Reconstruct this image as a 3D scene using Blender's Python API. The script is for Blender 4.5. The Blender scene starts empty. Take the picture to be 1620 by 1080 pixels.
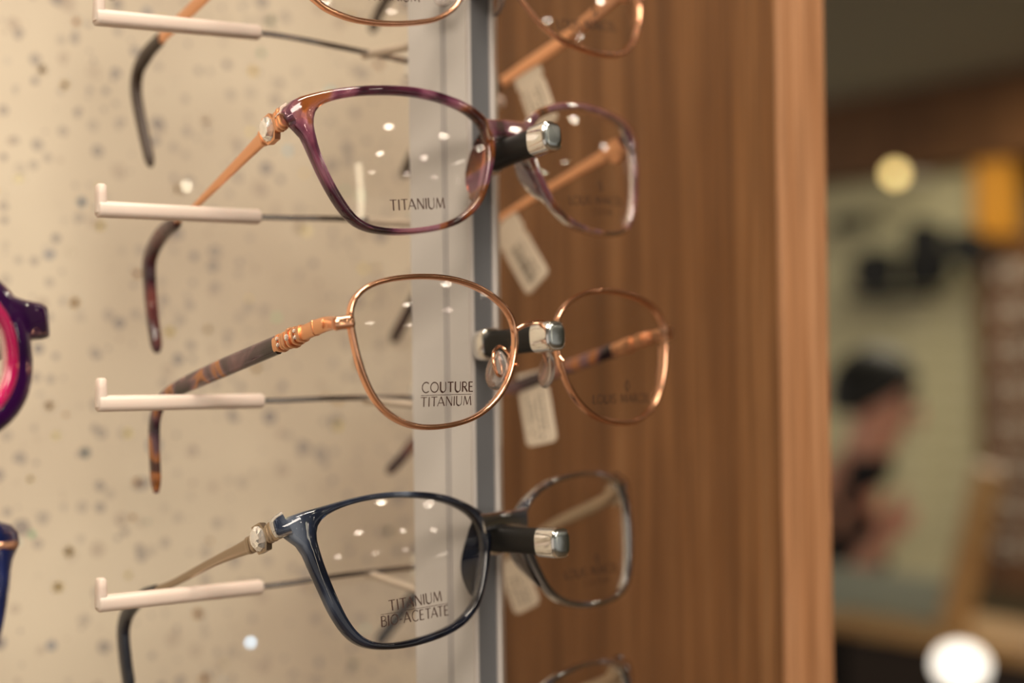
import bpy, math, random
import numpy as np
from mathutils import Matrix, Vector, Euler
random.seed(7)
# ------------------------------------------------------------------ camera, world, lights, exposure
SC = bpy.context.scene
COL = SC.collection
AZ, PIT, ROL = math.radians(38), math.radians(.6), math.radians(.8)
CAM = Vector((-0.27317, -0.33860, 1.45))
_F = Vector((math.sin(AZ)*math.cos(PIT), math.cos(AZ)*math.cos(PIT), math.sin(PIT)))
_R0 = Vector((math.cos(AZ), -math.sin(AZ), 0)); _U0 = _R0.cross(_F)
_R = _R0*math.cos(ROL) - _U0*math.sin(ROL); _U = _R0*math.sin(ROL) + _U0*math.cos(ROL)
cd = bpy.data.cameras.new('camera'); cam = bpy.data.objects.new('camera', cd); COL.objects.link(cam)
cam.matrix_world = Matrix(((_R.x, _U.x, -_F.x, CAM.x), (_R.y, _U.y, -_F.y, CAM.y), (_R.z, _U.z, -_F.z, CAM.z), (0, 0, 0, 1)))
cd.sensor_width = 36; cd.lens = 50; cd.clip_start = .02; cd.clip_end = 60
cd.dof.use_dof = True; cd.dof.focus_distance = .402; cd.dof.aperture_fstop = 4.6
SC.camera = cam
SC.view_settings.view_transform = 'Standard'; SC.view_settings.look = 'None'
SC.view_settings.gamma = 1; SC.view_settings.exposure = 0.08; SC.view_settings.use_curve_mapping = False
W = bpy.data.worlds.new('world'); SC.world = W; W.use_nodes = True
W.node_tree.nodes['Background'].inputs[0].default_value = (1.0, .89, .76, 1)
W.node_tree.nodes['Background'].inputs[1].default_value = .55
SC.cycles.max_bounces = 10; SC.cycles.transparent_max_bounces = 24; SC.cycles.caustics_reflective = False
SC.cycles.caustics_refractive = False; SC.cycles.sample_clamp_indirect = 6
CEIL = 2.45
def area_light(name, loc, size, power, color, shape='DISK', size_y=None, rot=None, parent=None):
    l = bpy.data.lights.new(name, 'AREA'); l.shape = shape; l.size = size; l.energy = power; l.color = color
    if size_y: l.size_y = size_y
    o = bpy.data.objects.new(name, l); COL.objects.link(o); o.location = loc
    if rot: o.rotation_euler = rot
    if parent: o.parent = parent
    return o

# ------------------------------------------------------------------ material helpers
def mat(name, color=(.8, .8, .8), rough=.5, metal=0, **kw):
    m = bpy.data.materials.new(name); m.use_nodes = True
    b = m.node_tree.nodes['Principled BSDF']
    b.inputs['Base Color'].default_value = (*color, 1); b.inputs['Roughness'].default_value = rough; b.inputs['Metallic'].default_value = metal
    for k, v in kw.items(): b.inputs[k].default_value = v
    return m
def nodes(m): return m.node_tree.nodes, m.node_tree.links, m.node_tree.nodes['Principled BSDF']
def ramp(N, stops, interp='LINEAR'):
    r = N.new('ShaderNodeValToRGB'); r.color_ramp.interpolation = interp
    el = r.color_ramp.elements
    el[0].position, el[0].color = stops[0][0], (*stops[0][1], 1); el[1].position, el[1].color = stops[-1][0], (*stops[-1][1], 1)
    for p, c in stops[1:-1]:
        e = el.new(p); e.color = (*c, 1)
    return r
def coords(N, L, scale, rot=(0, 0, 0), src='Object'):
    t = N.new('ShaderNodeTexCoord'); mp = N.new('ShaderNodeMapping'); mp.inputs['Scale'].default_value = scale; mp.inputs['Rotation'].default_value = rot
    L.new(t.outputs[src], mp.inputs[0]); return mp
def mix(N, L, fac, a, b, mode='MIX'):
    x = N.new('ShaderNodeMix'); x.data_type = 'RGBA'; x.blend_type = mode
    if isinstance(fac, (int, float)): x.inputs[0].default_value = fac
    else: L.new(fac, x.inputs[0])
    for i, v in ((6, a), (7, b)):
        if isinstance(v, tuple): x.inputs[i].default_value = (*v, 1)
        else: L.new(v, x.inputs[i])
    return x.outputs[2]
def acetate(name, stops, scale=(60, 60, 25), trans=.6, rough=.07, seed=0.0):
    m = mat(name, rough=rough); N, L, b = nodes(m)
    mp = coords(N, L, scale, (0, math.radians(12), 0)); mp.inputs['Location'].default_value = (seed, seed*.7, seed*1.3)
    n = N.new('ShaderNodeTexNoise'); n.inputs['Scale'].default_value = 1; n.inputs['Detail'].default_value = 2.5; n.inputs['Distortion'].default_value = .8
    L.new(mp.outputs[0], n.inputs[0]); r = ramp(N, stops); L.new(n.outputs[0], r.inputs[0]); L.new(r.outputs[0], b.inputs['Base Color'])
    b.inputs['Transmission Weight'].default_value = trans; b.inputs['IOR'].default_value = 1.46
    b.inputs['Coat Weight'].default_value = .5; b.inputs['Coat Roughness'].default_value = .03
    return m
M = {}
M['acetate_plum'] = acetate('plum and amber acetate', [(.30, (.02, .004, .010)), (.40, (.13, .028, .07)), (.47, (.33, .10, .19)), (.54, (.50, .23, .31)), (.585, (.46, .15, .04)), (.63, (.20, .045, .02)), (.69, (.03, .006, .008))], (60, 30, 46), .76, .03, seed=3.1)
M['acetate_blue'] = acetate('smoky blue acetate', [(.38, (.002, .003, .009)), (.50, (.007, .011, .027)), (.60, (.035, .052, .10)), (.76, (.30, .37, .50))], (60, 30, 25), .62, .03, seed=1.7)
M['acetate_plum_tip'] = acetate('plum acetate tip', [(.35, (.015, .004, .008)), (.52, (.06, .015, .024)), (.66, (.16, .045, .04))], (60, 60, 60), 0)
M['acetate_brown_tip'] = mat('brown tip', (.035, .018, .011), .4)
M['acetate_tortoise'] = acetate('tortoise acetate', [(.36, (.010, .004, .007)), (.46, (.05, .018, .03)), (.54, (.15, .07, .08)), (.60, (.38, .13, .03)), (.66, (.07, .02, .008))], (60, 60, 75), .0, seed=5)
M['acetate_navy_tip'] = mat('navy tip', (.010, .013, .024), .2, **{'Coat Weight': .4})
M['acetate_magenta'] = acetate('purple acetate', [(.35, (.006, .001, .02)), (.62, (.03, .002, .05))], (50, 50, 50), .25)
M['acetate_pink'] = acetate('magenta acetate', [(.35, (.38, .0, .07)), (.65, (.75, .005, .16))], (40, 40, 30), .4)
M['acetate_darkblue'] = acetate('dark blue acetate', [(.35, (.002, .004, .03)), (.62, (.012, .022, .11))], (50, 50, 50), .3)
M['rose_gold'] = mat('rose gold', (.86, .47, .30), .16, 1)
M['copper'] = mat('satin copper', (.84, .45, .26), .33, 1)
M['pewter'] = mat('bronze grey metal', (.42, .34, .26), .3, 1)
M['chrome'] = mat('chrome', (.80, .79, .77), .1, 1)
M['rod_steel'] = mat('polished steel', (.72, .72, .73), .12, 1)
M['cap_face'] = mat('darker chrome face', (.42, .46, .47), .22, 1)  # cap end face, darker and rougher than its sides
M['rubber'] = mat('black rubber', (.008, .0075, .007), .5, **{'Specular IOR Level': .25})
M['silicone'] = mat('pale pink silicone', (.74, .62, .55), .42, **{'Subsurface Weight': .15, 'Subsurface Radius': (.004, .002, .002), 'Subsurface Scale': .5})
M['cream'] = mat('cream silicone', (.62, .52, .42), .45)
M['alu'] = mat('brushed aluminium', (.17, .175, .19), .38, .35)
M['alu_edge'] = mat('pale aluminium edge', (.60, .56, .54), .35, .1)
M['diffuser'] = mat('frosted diffuser', (.50, .465, .43), .3)
M['groove'] = mat('groove', (.30, .28, .29), .5)
M['pad'] = mat('clear silicone pad', (.95, .88, .84), .12, **{'Transmission Weight': .85, 'IOR': 1.35})
M['print'] = mat('brown lens print', (.045, .016, .010), .6)
M['print_dim'] = mat('grey brown lens print', (.035, .016, .009), .6)
M['gem'] = mat('crystal', (.97, .95, .92), .02, **{'Transmission Weight': .8, 'IOR': 1.6})
M['tag'] = mat('white plastic tag', (.72, .62, .50), .5)
M['ink'] = mat('grey tag print', (.16, .13, .10), .6)
# clear demo lens: a thin shell, transparent with a fresnel mirror coat
m = bpy.data.materials.new('clear lens'); m.use_nodes = True; N = m.node_tree.nodes; L = m.node_tree.links; N.clear()
o = N.new('ShaderNodeOutputMaterial'); tr = N.new('ShaderNodeBsdfTransparent'); gl = N.new('ShaderNodeBsdfGlossy'); mx = N.new('ShaderNodeMixShader')
tr.inputs[0].default_value = (.975, .97, .965, 1); gl.inputs['Roughness'].default_value = .015
ge = N.new('ShaderNodeNewGeometry'); dt = N.new('ShaderNodeVectorMath'); dt.operation = 'DOT_PRODUCT'; L.new(ge.outputs['Normal'], dt.inputs[0]); L.new(ge.outputs['Incoming'], dt.inputs[1])
ab = N.new('ShaderNodeMath'); ab.operation = 'ABSOLUTE'; L.new(dt.outputs['Value'], ab.inputs[0])
sb = N.new('ShaderNodeMath'); sb.operation = 'SUBTRACT'; sb.inputs[0].default_value = 1; L.new(ab.outputs[0], sb.inputs[1])
pw = N.new('ShaderNodeMath'); pw.operation = 'POWER'; pw.inputs[1].default_value = 5; L.new(sb.outputs[0], pw.inputs[0])
ma = N.new('ShaderNodeMath'); ma.operation = 'MULTIPLY_ADD'; ma.inputs[1].default_value = .96; ma.inputs[2].default_value = .035; L.new(pw.outputs[0], ma.inputs[0])   # Schlick
L.new(ma.outputs[0], mx.inputs[0]); L.new(tr.outputs[0], mx.inputs[1]); L.new(gl.outputs[0], mx.inputs[2]); L.new(mx.outputs[0], o.inputs[0])
M['lens'] = m
def wood(name, stops, scale, rough=.4, src='Object'):
    m = mat(name, rough=rough); N, L, b = nodes(m)
    mp = coords(N, L, scale, src=src)
    n = N.new('ShaderNodeTexNoise'); n.inputs['Scale'].default_value = 1; n.inputs['Detail'].default_value = 5; n.inputs['Roughness'].default_value = .6; n.inputs['Distortion'].default_value = .5
    L.new(mp.outputs[0], n.inputs[0]); r = ramp(N, stops); L.new(n.outputs[0], r.inputs[0])
    mp2 = coords(N, L, tuple(s*6 for s in scale[:2]) + (scale[2]*4,), src=src)
    n2 = N.new('ShaderNodeTexNoise'); n2.inputs['Scale'].default_value = 1; n2.inputs['Detail'].default_value = 3; L.new(mp2.outputs[0], n2.inputs[0])
    r2 = ramp(N, [(.42, (.62, .62, .62)), (.55, (1, 1, 1))]); L.new(n2.outputs[0], r2.inputs[0])
    L.new(mix(N, L, .55, r.outputs[0], r2.outputs[0], 'MULTIPLY'), b.inputs['Base Color'])
    bp = N.new('ShaderNodeBump'); bp.inputs['Strength'].default_value = .15; bp.inputs['Distance'].default_value = .0004; L.new(n2.outputs[0], bp.inputs['Height']); L.new(bp.outputs[0], b.inputs['Normal'])
    return m
M['oak'] = wood('oiled oak', [(.28, (.115, .044, .011)), (.45, (.175, .070, .020)), (.58, (.235, .102, .034)), (.72, (.33, .165, .07))], (95, 95, 3.2))
M['oak_edge'] = wood('oak edge band', [(.3, (.34, .15, .062)), (.5, (.43, .21, .10)), (.7, (.52, .28, .15))], (130, 130, 4))
# pale stone-look laminate with chips and glitter
m = mat('speckled panel', (.6, .5, .4), .38); N, L, b = nodes(m)
mp = coords(N, L, (1, 1, 1))
big = N.new('ShaderNodeTexNoise'); big.inputs['Scale'].default_value = 9; big.inputs['Detail'].default_value = 2; L.new(mp.outputs[0], big.inputs[0])
base = ramp(N, [(.35, (.60, .515, .405)), (.6, (.71, .63, .50))]); L.new(big.outputs[0], base.inputs[0])
cur = base.outputs[0]
for sc, th, cols in ((120, .21, (.30, .27, .26)), (170, .24, (.33, .29, .27)), (95, .17, (.42, .34, .28)), (70, .12, (.28, .28, .31))):
    v = N.new('ShaderNodeTexVoronoi'); v.inputs['Scale'].default_value = sc; v.inputs['Randomness'].default_value = 1
    wn = N.new('ShaderNodeTexNoise'); wn.inputs['Scale'].default_value = 300; L.new(mp.outputs[0], wn.inputs[0])
    L.new(mp.outputs[0], v.inputs[0])
    ra = N.new('ShaderNodeMath'); ra.operation = 'LESS_THAN'; L.new(v.outputs['Distance'], ra.inputs[0])
    sep = N.new('ShaderNodeSeparateColor'); L.new(v.outputs['Color'], sep.inputs[0])
    mr = N.new('ShaderNodeMapRange'); mr.inputs[1].default_value = .45; mr.inputs[2].default_value = 1; mr.inputs[3].default_value = 0; mr.inputs[4].default_value = th*2
    L.new(sep.outputs[0], mr.inputs[0]); L.new(mr.outputs[0], ra.inputs[1])
    fa = N.new('ShaderNodeMath'); fa.operation = 'MULTIPLY'; L.new(ra.outputs[0], fa.inputs[0]); L.new(sep.outputs[1], fa.inputs[1])
    cur = mix(N, L, fa.outputs[0], cur, cols)

# glitter: a few mirror flakes tilted at random
v = N.new('ShaderNodeTexVoronoi'); v.inputs['Scale'].default_value = 70; L.new(mp.outputs[0], v.inputs[0])
lt = N.new('ShaderNodeMath'); lt.operation = 'LESS_THAN'; lt.inputs[1].default_value = .13; L.new(v.outputs['Distance'], lt.inputs[0])
L.new(lt.outputs[0], b.inputs['Metallic'])
sg_ = N.new('ShaderNodeSeparateColor'); L.new(v.outputs['Color'], sg_.inputs[0])
hue = ramp(N, [(.0, (.95, .55, .25)), (.4, (.95, .80, .30)), (.62, (.90, .85, .75)), (.8, (.45, .75, .45)), (1, (.40, .60, .85))]); L.new(sg_.outputs[2], hue.inputs[0])
L.new(mix(N, L, lt.outputs[0], cur, hue.outputs[0]), b.inputs['Base Color'])
rr = N.new('ShaderNodeMapRange'); rr.inputs[3].default_value = .42; rr.inputs[4].default_value = .3; L.new(lt.outputs[0], rr.inputs[0]); L.new(rr.outputs[0], b.inputs['Roughness'])
vm = N.new('ShaderNodeVectorMath'); vm.operation = 'SUBTRACT'; vm.inputs[1].default_value = (.5, .5, .5); L.new(v.outputs['Color'], vm.inputs[0])
vs = N.new('ShaderNodeVectorMath'); vs.operation = 'SCALE'; L.new(vm.outputs[0], vs.inputs[0])
ms = N.new('ShaderNodeMath'); ms.operation = 'MULTIPLY'; ms.inputs[1].default_value = .75; L.new(lt.outputs[0], ms.inputs[0]); L.new(ms.outputs[0], vs.inputs['Scale'])
geo = N.new('ShaderNodeNewGeometry'); va = N.new('ShaderNodeVectorMath'); L.new(geo.outputs['Normal'], va.inputs[0]); L.new(vs.outputs[0], va.inputs[1])
vn = N.new('ShaderNodeVectorMath'); vn.operation = 'NORMALIZE'; L.new(va.outputs[0], vn.inputs[0]); L.new(vn.outputs[0], b.inputs['Normal'])
M['speckle'] = m

# ------------------------------------------------------------------ mesh helpers
class MB:
    def __init__(s): s.v = []; s.f = []; s.mi = []
    def add(s, vs, fs, mi=0):
        k = len(s.v); s.v += [tuple(map(float, p)) for p in vs]; s.f += [tuple(i+k for i in f) for f in fs]; s.mi += [mi]*len(fs)
    def box(s, lo, hi, mi=0):
        x0, y0, z0 = lo; x1, y1, z1 = hi
        s.add([(x0,y0,z0),(x1,y0,z0),(x1,y1,z0),(x0,y1,z0),(x0,y0,z1),(x1,y0,z1),(x1,y1,z1),(x0,y1,z1)],
              [(0,3,2,1),(4,5,6,7),(0,1,5,4),(1,2,6,5),(2,3,7,6),(3,0,4,7)], mi)
    def build(s, name, mats, parent=None, smooth=35, bevel=0):
        me = bpy.data.meshes.new(name); me.from_pydata(s.v, [], s.f); me.validate()
        if not isinstance(mats, (list, tuple)): mats = [mats]
        for m_ in mats: me.materials.append(m_)
        for p, i in zip(me.polygons, s.mi): p.material_index = i
        if smooth:
            me.polygons.foreach_set('use_smooth', [True]*len(me.polygons)); me.set_sharp_from_angle(angle=math.radians(smooth))
        ob = bpy.data.objects.new(name, me); COL.objects.link(ob); ob.parent = parent
        if bevel:
            b = ob.modifiers.new('bevel', 'BEVEL'); b.width = bevel; b.segments = 3; b.limit_method = 'ANGLE'
        return ob
def catmull(P, t):
    n = len(P); i = max(0, min(n-2, int(math.floor(t)))); f = t - i
    p1, p2 = P[i], P[i+1]; p0 = P[i-1] if i > 0 else p1*2-p2; p3 = P[i+2] if i+2 < n else p2*2-p1
    return .5*((2*p1)+(p2-p0)*f+(2*p0-5*p1+4*p2-p3)*f*f+(3*p1-p0-3*p2+p3)*f**3)
def section(kind, n=14):
    e = {'round': 1.0, 'rect': .42, 'soft': .65}[kind]; out = []
    for k in range(n):
        a = 2*math.pi*(k+.5)/n; c, s = math.cos(a), math.sin(a)
        out.append((math.copysign(abs(c)**e, c), math.copysign(abs(s)**e, s)))
    return out
def sweep(mb, pts, dims, side=None, kind='round', closed=False, mi=0, n=14, caps=True):
    """pts: 3-D points; dims: (height, thickness) per point; side: the thickness axis"""
    P = [np.array(p, float) for p in pts]; sec = section(kind, n); m_ = len(P); rings = []
    prev = None
    for i in range(m_):
        if closed: t = P[(i+1) % m_]-P[i-1]
        else: t = P[min(i+1, m_-1)]-P[max(i-1, 0)]
        t = t/np.linalg.norm(t)
        s_ = np.array(side, float) if side is not None else (prev if prev is not None else np.array([0, 0, 1.]) if abs(t[2]) < .9 else np.array([1., 0, 0]))
        s_ = s_-t*(s_@t); s_ /= np.linalg.norm(s_); prev = s_
        h_ = np.cross(t, s_); H, T_ = dims[i] if isinstance(dims, list) else dims
        rings.append([P[i]+h_*(a*H/2)+s_*(b*T_/2) for a, b in sec])
    vs = [p for r in rings for p in r]; fs = []
    for i in range(m_ if closed else m_-1):
        j = (i+1) % m_
        for k in range(n): fs.append((i*n+k, i*n+(k+1) % n, j*n+(k+1) % n, j*n+k))
    if not closed and caps:
        fs.append(tuple(range(n))[::-1]); fs.append(tuple((m_-1)*n+k for k in range(n)))
    mb.add(vs, fs, mi)
def tube(mb, a, b, r, kind='round', mi=0, n=14, side=None):
    sweep(mb, [a, b], (2*r, 2*r), side, kind, mi=mi, n=n)
def tag(o, label=None, cat=None, group=None, kind=None):
    for k, v in (('label', label), ('category', cat), ('group', group), ('kind', kind)):
        if v: o[k] = v
    return o
def empty(name, mw=None, loc=None):
    o = bpy.data.objects.new(name, None); COL.objects.link(o); o.empty_display_size = .02
    if mw is not None: o.matrix_world = mw
    if loc is not None: o.location = loc
    return o
KIDS = {}
def copy_tree(o, parent=None):
    c = o.copy(); COL.objects.link(c); c.parent = parent
    for ch in [x for x in list(bpy.data.objects) if x.parent == o]: copy_tree(ch, c)
    return c
DATA = {
 'f1': {
  'P': [0.00123,0.01262,1.51517],
  'rot': [0.05337,-0.16146,-0.03892],
  'R': 0.2146,
  'c': [-39.46,-3.24],
  'inner': [[-10.43,-3.24],[-10.03,-1.14],[-9.82,1.02],[-9.86,3.2],[-10.33,5.31],[-11.32,7.25],[-12.81,8.93],[-14.67,10.3],[-16.68,11.4],[-18.76,12.26],[-20.77,12.95],[-22.7,13.52],[-24.55,13.97],[-26.3,14.34],[-27.96,14.66],[-29.55,14.91],[-31.07,15.13],[-32.54,15.31],[-33.97,15.45],[-35.37,15.56],[-36.74,15.65],[-38.1,15.72],[-39.46,15.76],[-40.82,15.78],[-42.19,15.78],[-43.59,15.76],[-45.03,15.72],[-46.51,15.66],[-48.06,15.58],[-49.68,15.47],[-51.38,15.31],[-53.18,15.08],[-55.08,14.78],[-57.09,14.39],[-59.19,13.85],[-61.31,13.12],[-63.27,12.06],[-64.62,10.5],[-65.37,8.59],[-65.7,6.54],[-65.76,4.48],[-65.68,2.46],[-65.49,0.5],[-65.18,-1.4],[-64.77,-3.24],[-64.31,-5.02],[-63.79,-6.74],[-63.22,-8.41],[-62.61,-10.04],[-61.96,-11.63],[-61.27,-13.2],[-60.53,-14.75],[-59.74,-16.28],[-58.89,-17.78],[-57.94,-19.25],[-56.85,-20.63],[-55.57,-21.84],[-54.12,-22.82],[-52.51,-23.55],[-50.82,-24.05],[-49.12,-24.39],[-47.44,-24.63],[-45.79,-24.81],[-44.18,-24.92],[-42.58,-24.96],[-41.01,-24.97],[-39.46,-24.93],[-37.91,-24.85],[-36.37,-24.74],[-34.82,-24.58],[-33.25,-24.38],[-31.67,-24.13],[-30.07,-23.81],[-28.44,-23.43],[-26.79,-22.95],[-25.14,-22.37],[-23.49,-21.68],[-21.85,-20.85],[-20.27,-19.87],[-18.78,-18.72],[-17.39,-17.42],[-16.15,-15.97],[-15.02,-14.4],[-14.02,-12.73],[-13.13,-10.97],[-12.32,-9.14],[-11.6,-7.25],[-10.97,-5.28]],
  'outer': [[-7.26,-3.24],[-6.55,-0.89],[-6.09,1.56],[-6.09,4.02],[-6.69,6.38],[-7.95,8.51],[-9.68,10.36],[-11.66,11.94],[-13.81,13.24],[-16.07,14.27],[-18.3,15.09],[-20.45,15.77],[-22.48,16.35],[-24.43,16.84],[-26.28,17.26],[-28.08,17.61],[-29.81,17.89],[-31.5,18.11],[-33.14,18.29],[-34.75,18.41],[-36.34,18.49],[-37.9,18.55],[-39.46,18.59],[-41.02,18.61],[-42.6,18.61],[-44.21,18.59],[-45.86,18.55],[-47.56,18.48],[-49.33,18.38],[-51.19,18.24],[-53.15,18.06],[-55.23,17.83],[-57.46,17.53],[-59.86,17.16],[-62.46,16.69],[-65.29,16.09],[-68.33,15.31],[-71.08,14.02],[-72.87,12.02],[-73.35,9.4],[-71.4,6.14],[-69.58,3.31],[-68.82,0.98],[-68.17,-1.19],[-67.55,-3.24],[-66.94,-5.21],[-66.33,-7.11],[-65.69,-8.95],[-65.0,-10.74],[-64.27,-12.5],[-63.5,-14.22],[-62.66,-15.91],[-61.76,-17.57],[-60.76,-19.18],[-59.63,-20.72],[-58.36,-22.14],[-56.91,-23.38],[-55.28,-24.37],[-53.52,-25.12],[-51.7,-25.67],[-49.88,-26.07],[-48.08,-26.36],[-46.31,-26.57],[-44.56,-26.7],[-42.84,-26.76],[-41.14,-26.77],[-39.46,-26.74],[-37.79,-26.65],[-36.11,-26.53],[-34.43,-26.37],[-32.73,-26.17],[-31.0,-25.94],[-29.23,-25.65],[-27.43,-25.27],[-25.61,-24.79],[-23.79,-24.18],[-21.98,-23.41],[-20.23,-22.47],[-18.54,-21.37],[-16.91,-20.12],[-15.38,-18.72],[-14.0,-17.14],[-12.82,-15.41],[-11.77,-13.57],[-10.77,-11.66],[-9.83,-9.69],[-8.93,-7.63],[-8.07,-5.49]],
  'TL': [[-72.9,12.6,10.0],[-72.3,21.5,8.4],[-71.6,34.2,6.3],[-69.0,76.1,-0.4],[-68.0,91.3,-1.9],[-67.2,104.6,-3.4],[-66.7,114.8,-8.3],[-66.9,117.2,-15.5],[-67.6,117.0,-28.7],[-68.4,115.2,-41.7]],
  'TR': [[68.9,11.2,8.2],[68.1,23.3,7.7],[66.4,45.8,4.4],[64.1,77.0,-1.0],[62.4,99.7,-6.9],[61.0,117.5,-11.8],[59.9,130.6,-19.5],[58.8,142.4,-29.0],[58.0,152.0,-36.8]],
  'textL': [["TITANIUM",[-46.41,-19.78],[-28.37,-19.45],3.19]],
  'textR': [["LOUIS MARCEL",[23.4,-17.34],[53.83,-15.75],2.76],["COUTURE",[34.52,-20.1],[46.72,-19.33],1.94]],
 },
 'f2': {
  'P': [-0.00575,-0.0023,1.48979],
  'rot': [0.14045,-0.23379,0.02987],
  'R': 0.562,
  'inner': [[-67.46,-29.25],[-67.05,-27.61],[-66.29,-26.04],[-65.18,-24.6],[-63.76,-23.33],[-62.09,-22.27],[-60.24,-21.4],[-58.26,-20.69],[-56.2,-20.11],[-54.09,-19.64],[-51.94,-19.26],[-49.76,-18.96],[-47.56,-18.72],[-45.33,-18.53],[-43.08,-18.4],[-40.81,-18.32],[-38.53,-18.3],[-36.24,-18.36],[-33.95,-18.49],[-31.66,-18.72],[-29.37,-19.03],[-27.12,-19.45],[-24.9,-19.97],[-22.72,-20.61],[-20.6,-21.36],[-18.55,-22.22],[-16.59,-23.2],[-14.75,-24.3],[-13.08,-25.55],[-11.63,-26.94],[-10.46,-28.48],[-9.61,-30.14],[-9.08,-31.91],[-8.87,-33.74],[-8.9,-35.6],[-9.12,-37.47],[-9.48,-39.33],[-9.97,-41.17],[-10.59,-42.99],[-11.33,-44.78],[-12.22,-46.53],[-13.27,-48.22],[-14.48,-49.84],[-15.85,-51.37],[-17.37,-52.81],[-19.06,-54.12],[-20.88,-55.31],[-22.84,-56.36],[-24.9,-57.27],[-27.04,-58.03],[-29.24,-58.64],[-31.49,-59.13],[-33.76,-59.49],[-36.03,-59.76],[-38.3,-59.93],[-40.56,-60.01],[-42.8,-59.98],[-45.01,-59.84],[-47.18,-59.54],[-49.27,-59.08],[-51.29,-58.45],[-53.21,-57.67],[-55.01,-56.75],[-56.67,-55.7],[-58.19,-54.52],[-59.53,-53.24],[-60.72,-51.86],[-61.75,-50.4],[-62.66,-48.89],[-63.47,-47.34],[-64.19,-45.77],[-64.83,-44.18],[-65.39,-42.57],[-65.87,-40.94],[-66.28,-39.29],[-66.64,-37.63],[-66.96,-35.97],[-67.24,-34.29],[-67.47,-32.62],[-67.57,-30.93]],
  'c': [-39.53,-38.17],
  'TL': [[-67.9,6.1,-31.4],[-67.4,14.7,-29.5],[-66.9,21.4,-28.9],[-65.6,41.0,-28.7],[-63.4,73.1,-28.0],[-61.7,98.8,-27.8],[-60.9,110.4,-29.1],[-60.4,116.8,-33.5],[-60.1,119.7,-41.2],[-59.6,122.6,-57.2]],
  'TR': [[71.9,6.3,-29.6],[71.4,13.4,-29.3],[71.0,20.2,-29.4],[68.9,51.5,-30.7],[66.6,85.6,-32.6],[65.4,105.6,-34.4],[64.4,121.5,-36.9],[63.8,133.2,-41.5],[63.4,142.7,-46.7],[63.0,150.5,-50.2]],
  'textL': [["COUTURE",[-46.03,-50.9],[-27.57,-50.8],2.74],["TITANIUM",[-46.29,-54.64],[-28.1,-54.48],2.55]],
  'textR': [["LOUIS MARCEL",[24.22,-54.43],[55.53,-53.5],2.68]],
 },
 'f3': {
  'P': [0.00108,0.01543,1.38286],
  'rot': [0.14031,-0.18128,-0.00295],
  'R': 0.3519,
  'c': [-40.88,6.85],
  'inner': [[-10.54,6.85],[-10.12,9.05],[-9.99,11.29],[-10.24,13.51],[-11.05,15.6],[-12.34,17.49],[-13.96,19.14],[-15.86,20.51],[-17.89,21.62],[-19.94,22.52],[-21.94,23.26],[-23.85,23.88],[-25.67,24.4],[-27.42,24.83],[-29.09,25.19],[-30.71,25.48],[-32.26,25.73],[-33.76,25.94],[-35.22,26.12],[-36.66,26.27],[-38.07,26.41],[-39.47,26.53],[-40.88,26.63],[-42.3,26.7],[-43.75,26.76],[-45.22,26.79],[-46.74,26.8],[-48.31,26.77],[-49.95,26.7],[-51.67,26.6],[-53.47,26.43],[-55.36,26.19],[-57.36,25.86],[-59.46,25.42],[-61.63,24.82],[-63.82,24.01],[-65.81,22.86],[-67.29,21.26],[-68.06,19.26],[-68.3,17.07],[-68.22,14.87],[-67.96,12.74],[-67.61,10.69],[-67.18,8.73],[-66.72,6.85],[-66.24,5.03],[-65.73,3.27],[-65.21,1.55],[-64.67,-0.14],[-64.11,-1.82],[-63.5,-3.49],[-62.82,-5.13],[-62.01,-6.73],[-61.1,-8.29],[-60.04,-9.76],[-58.8,-11.08],[-57.38,-12.2],[-55.8,-13.08],[-54.11,-13.74],[-52.37,-14.2],[-50.64,-14.52],[-48.94,-14.75],[-47.26,-14.88],[-45.62,-14.93],[-44.01,-14.91],[-42.44,-14.87],[-40.88,-14.81],[-39.34,-14.72],[-37.8,-14.62],[-36.24,-14.48],[-34.67,-14.3],[-33.08,-14.08],[-31.44,-13.83],[-29.76,-13.53],[-28.03,-13.15],[-26.27,-12.67],[-24.51,-12.05],[-22.74,-11.3],[-21.0,-10.38],[-19.33,-9.29],[-17.76,-8.02],[-16.38,-6.53],[-15.25,-4.86],[-14.28,-3.08],[-13.38,-1.23],[-12.57,0.69],[-11.81,2.67],[-11.12,4.72]],
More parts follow.
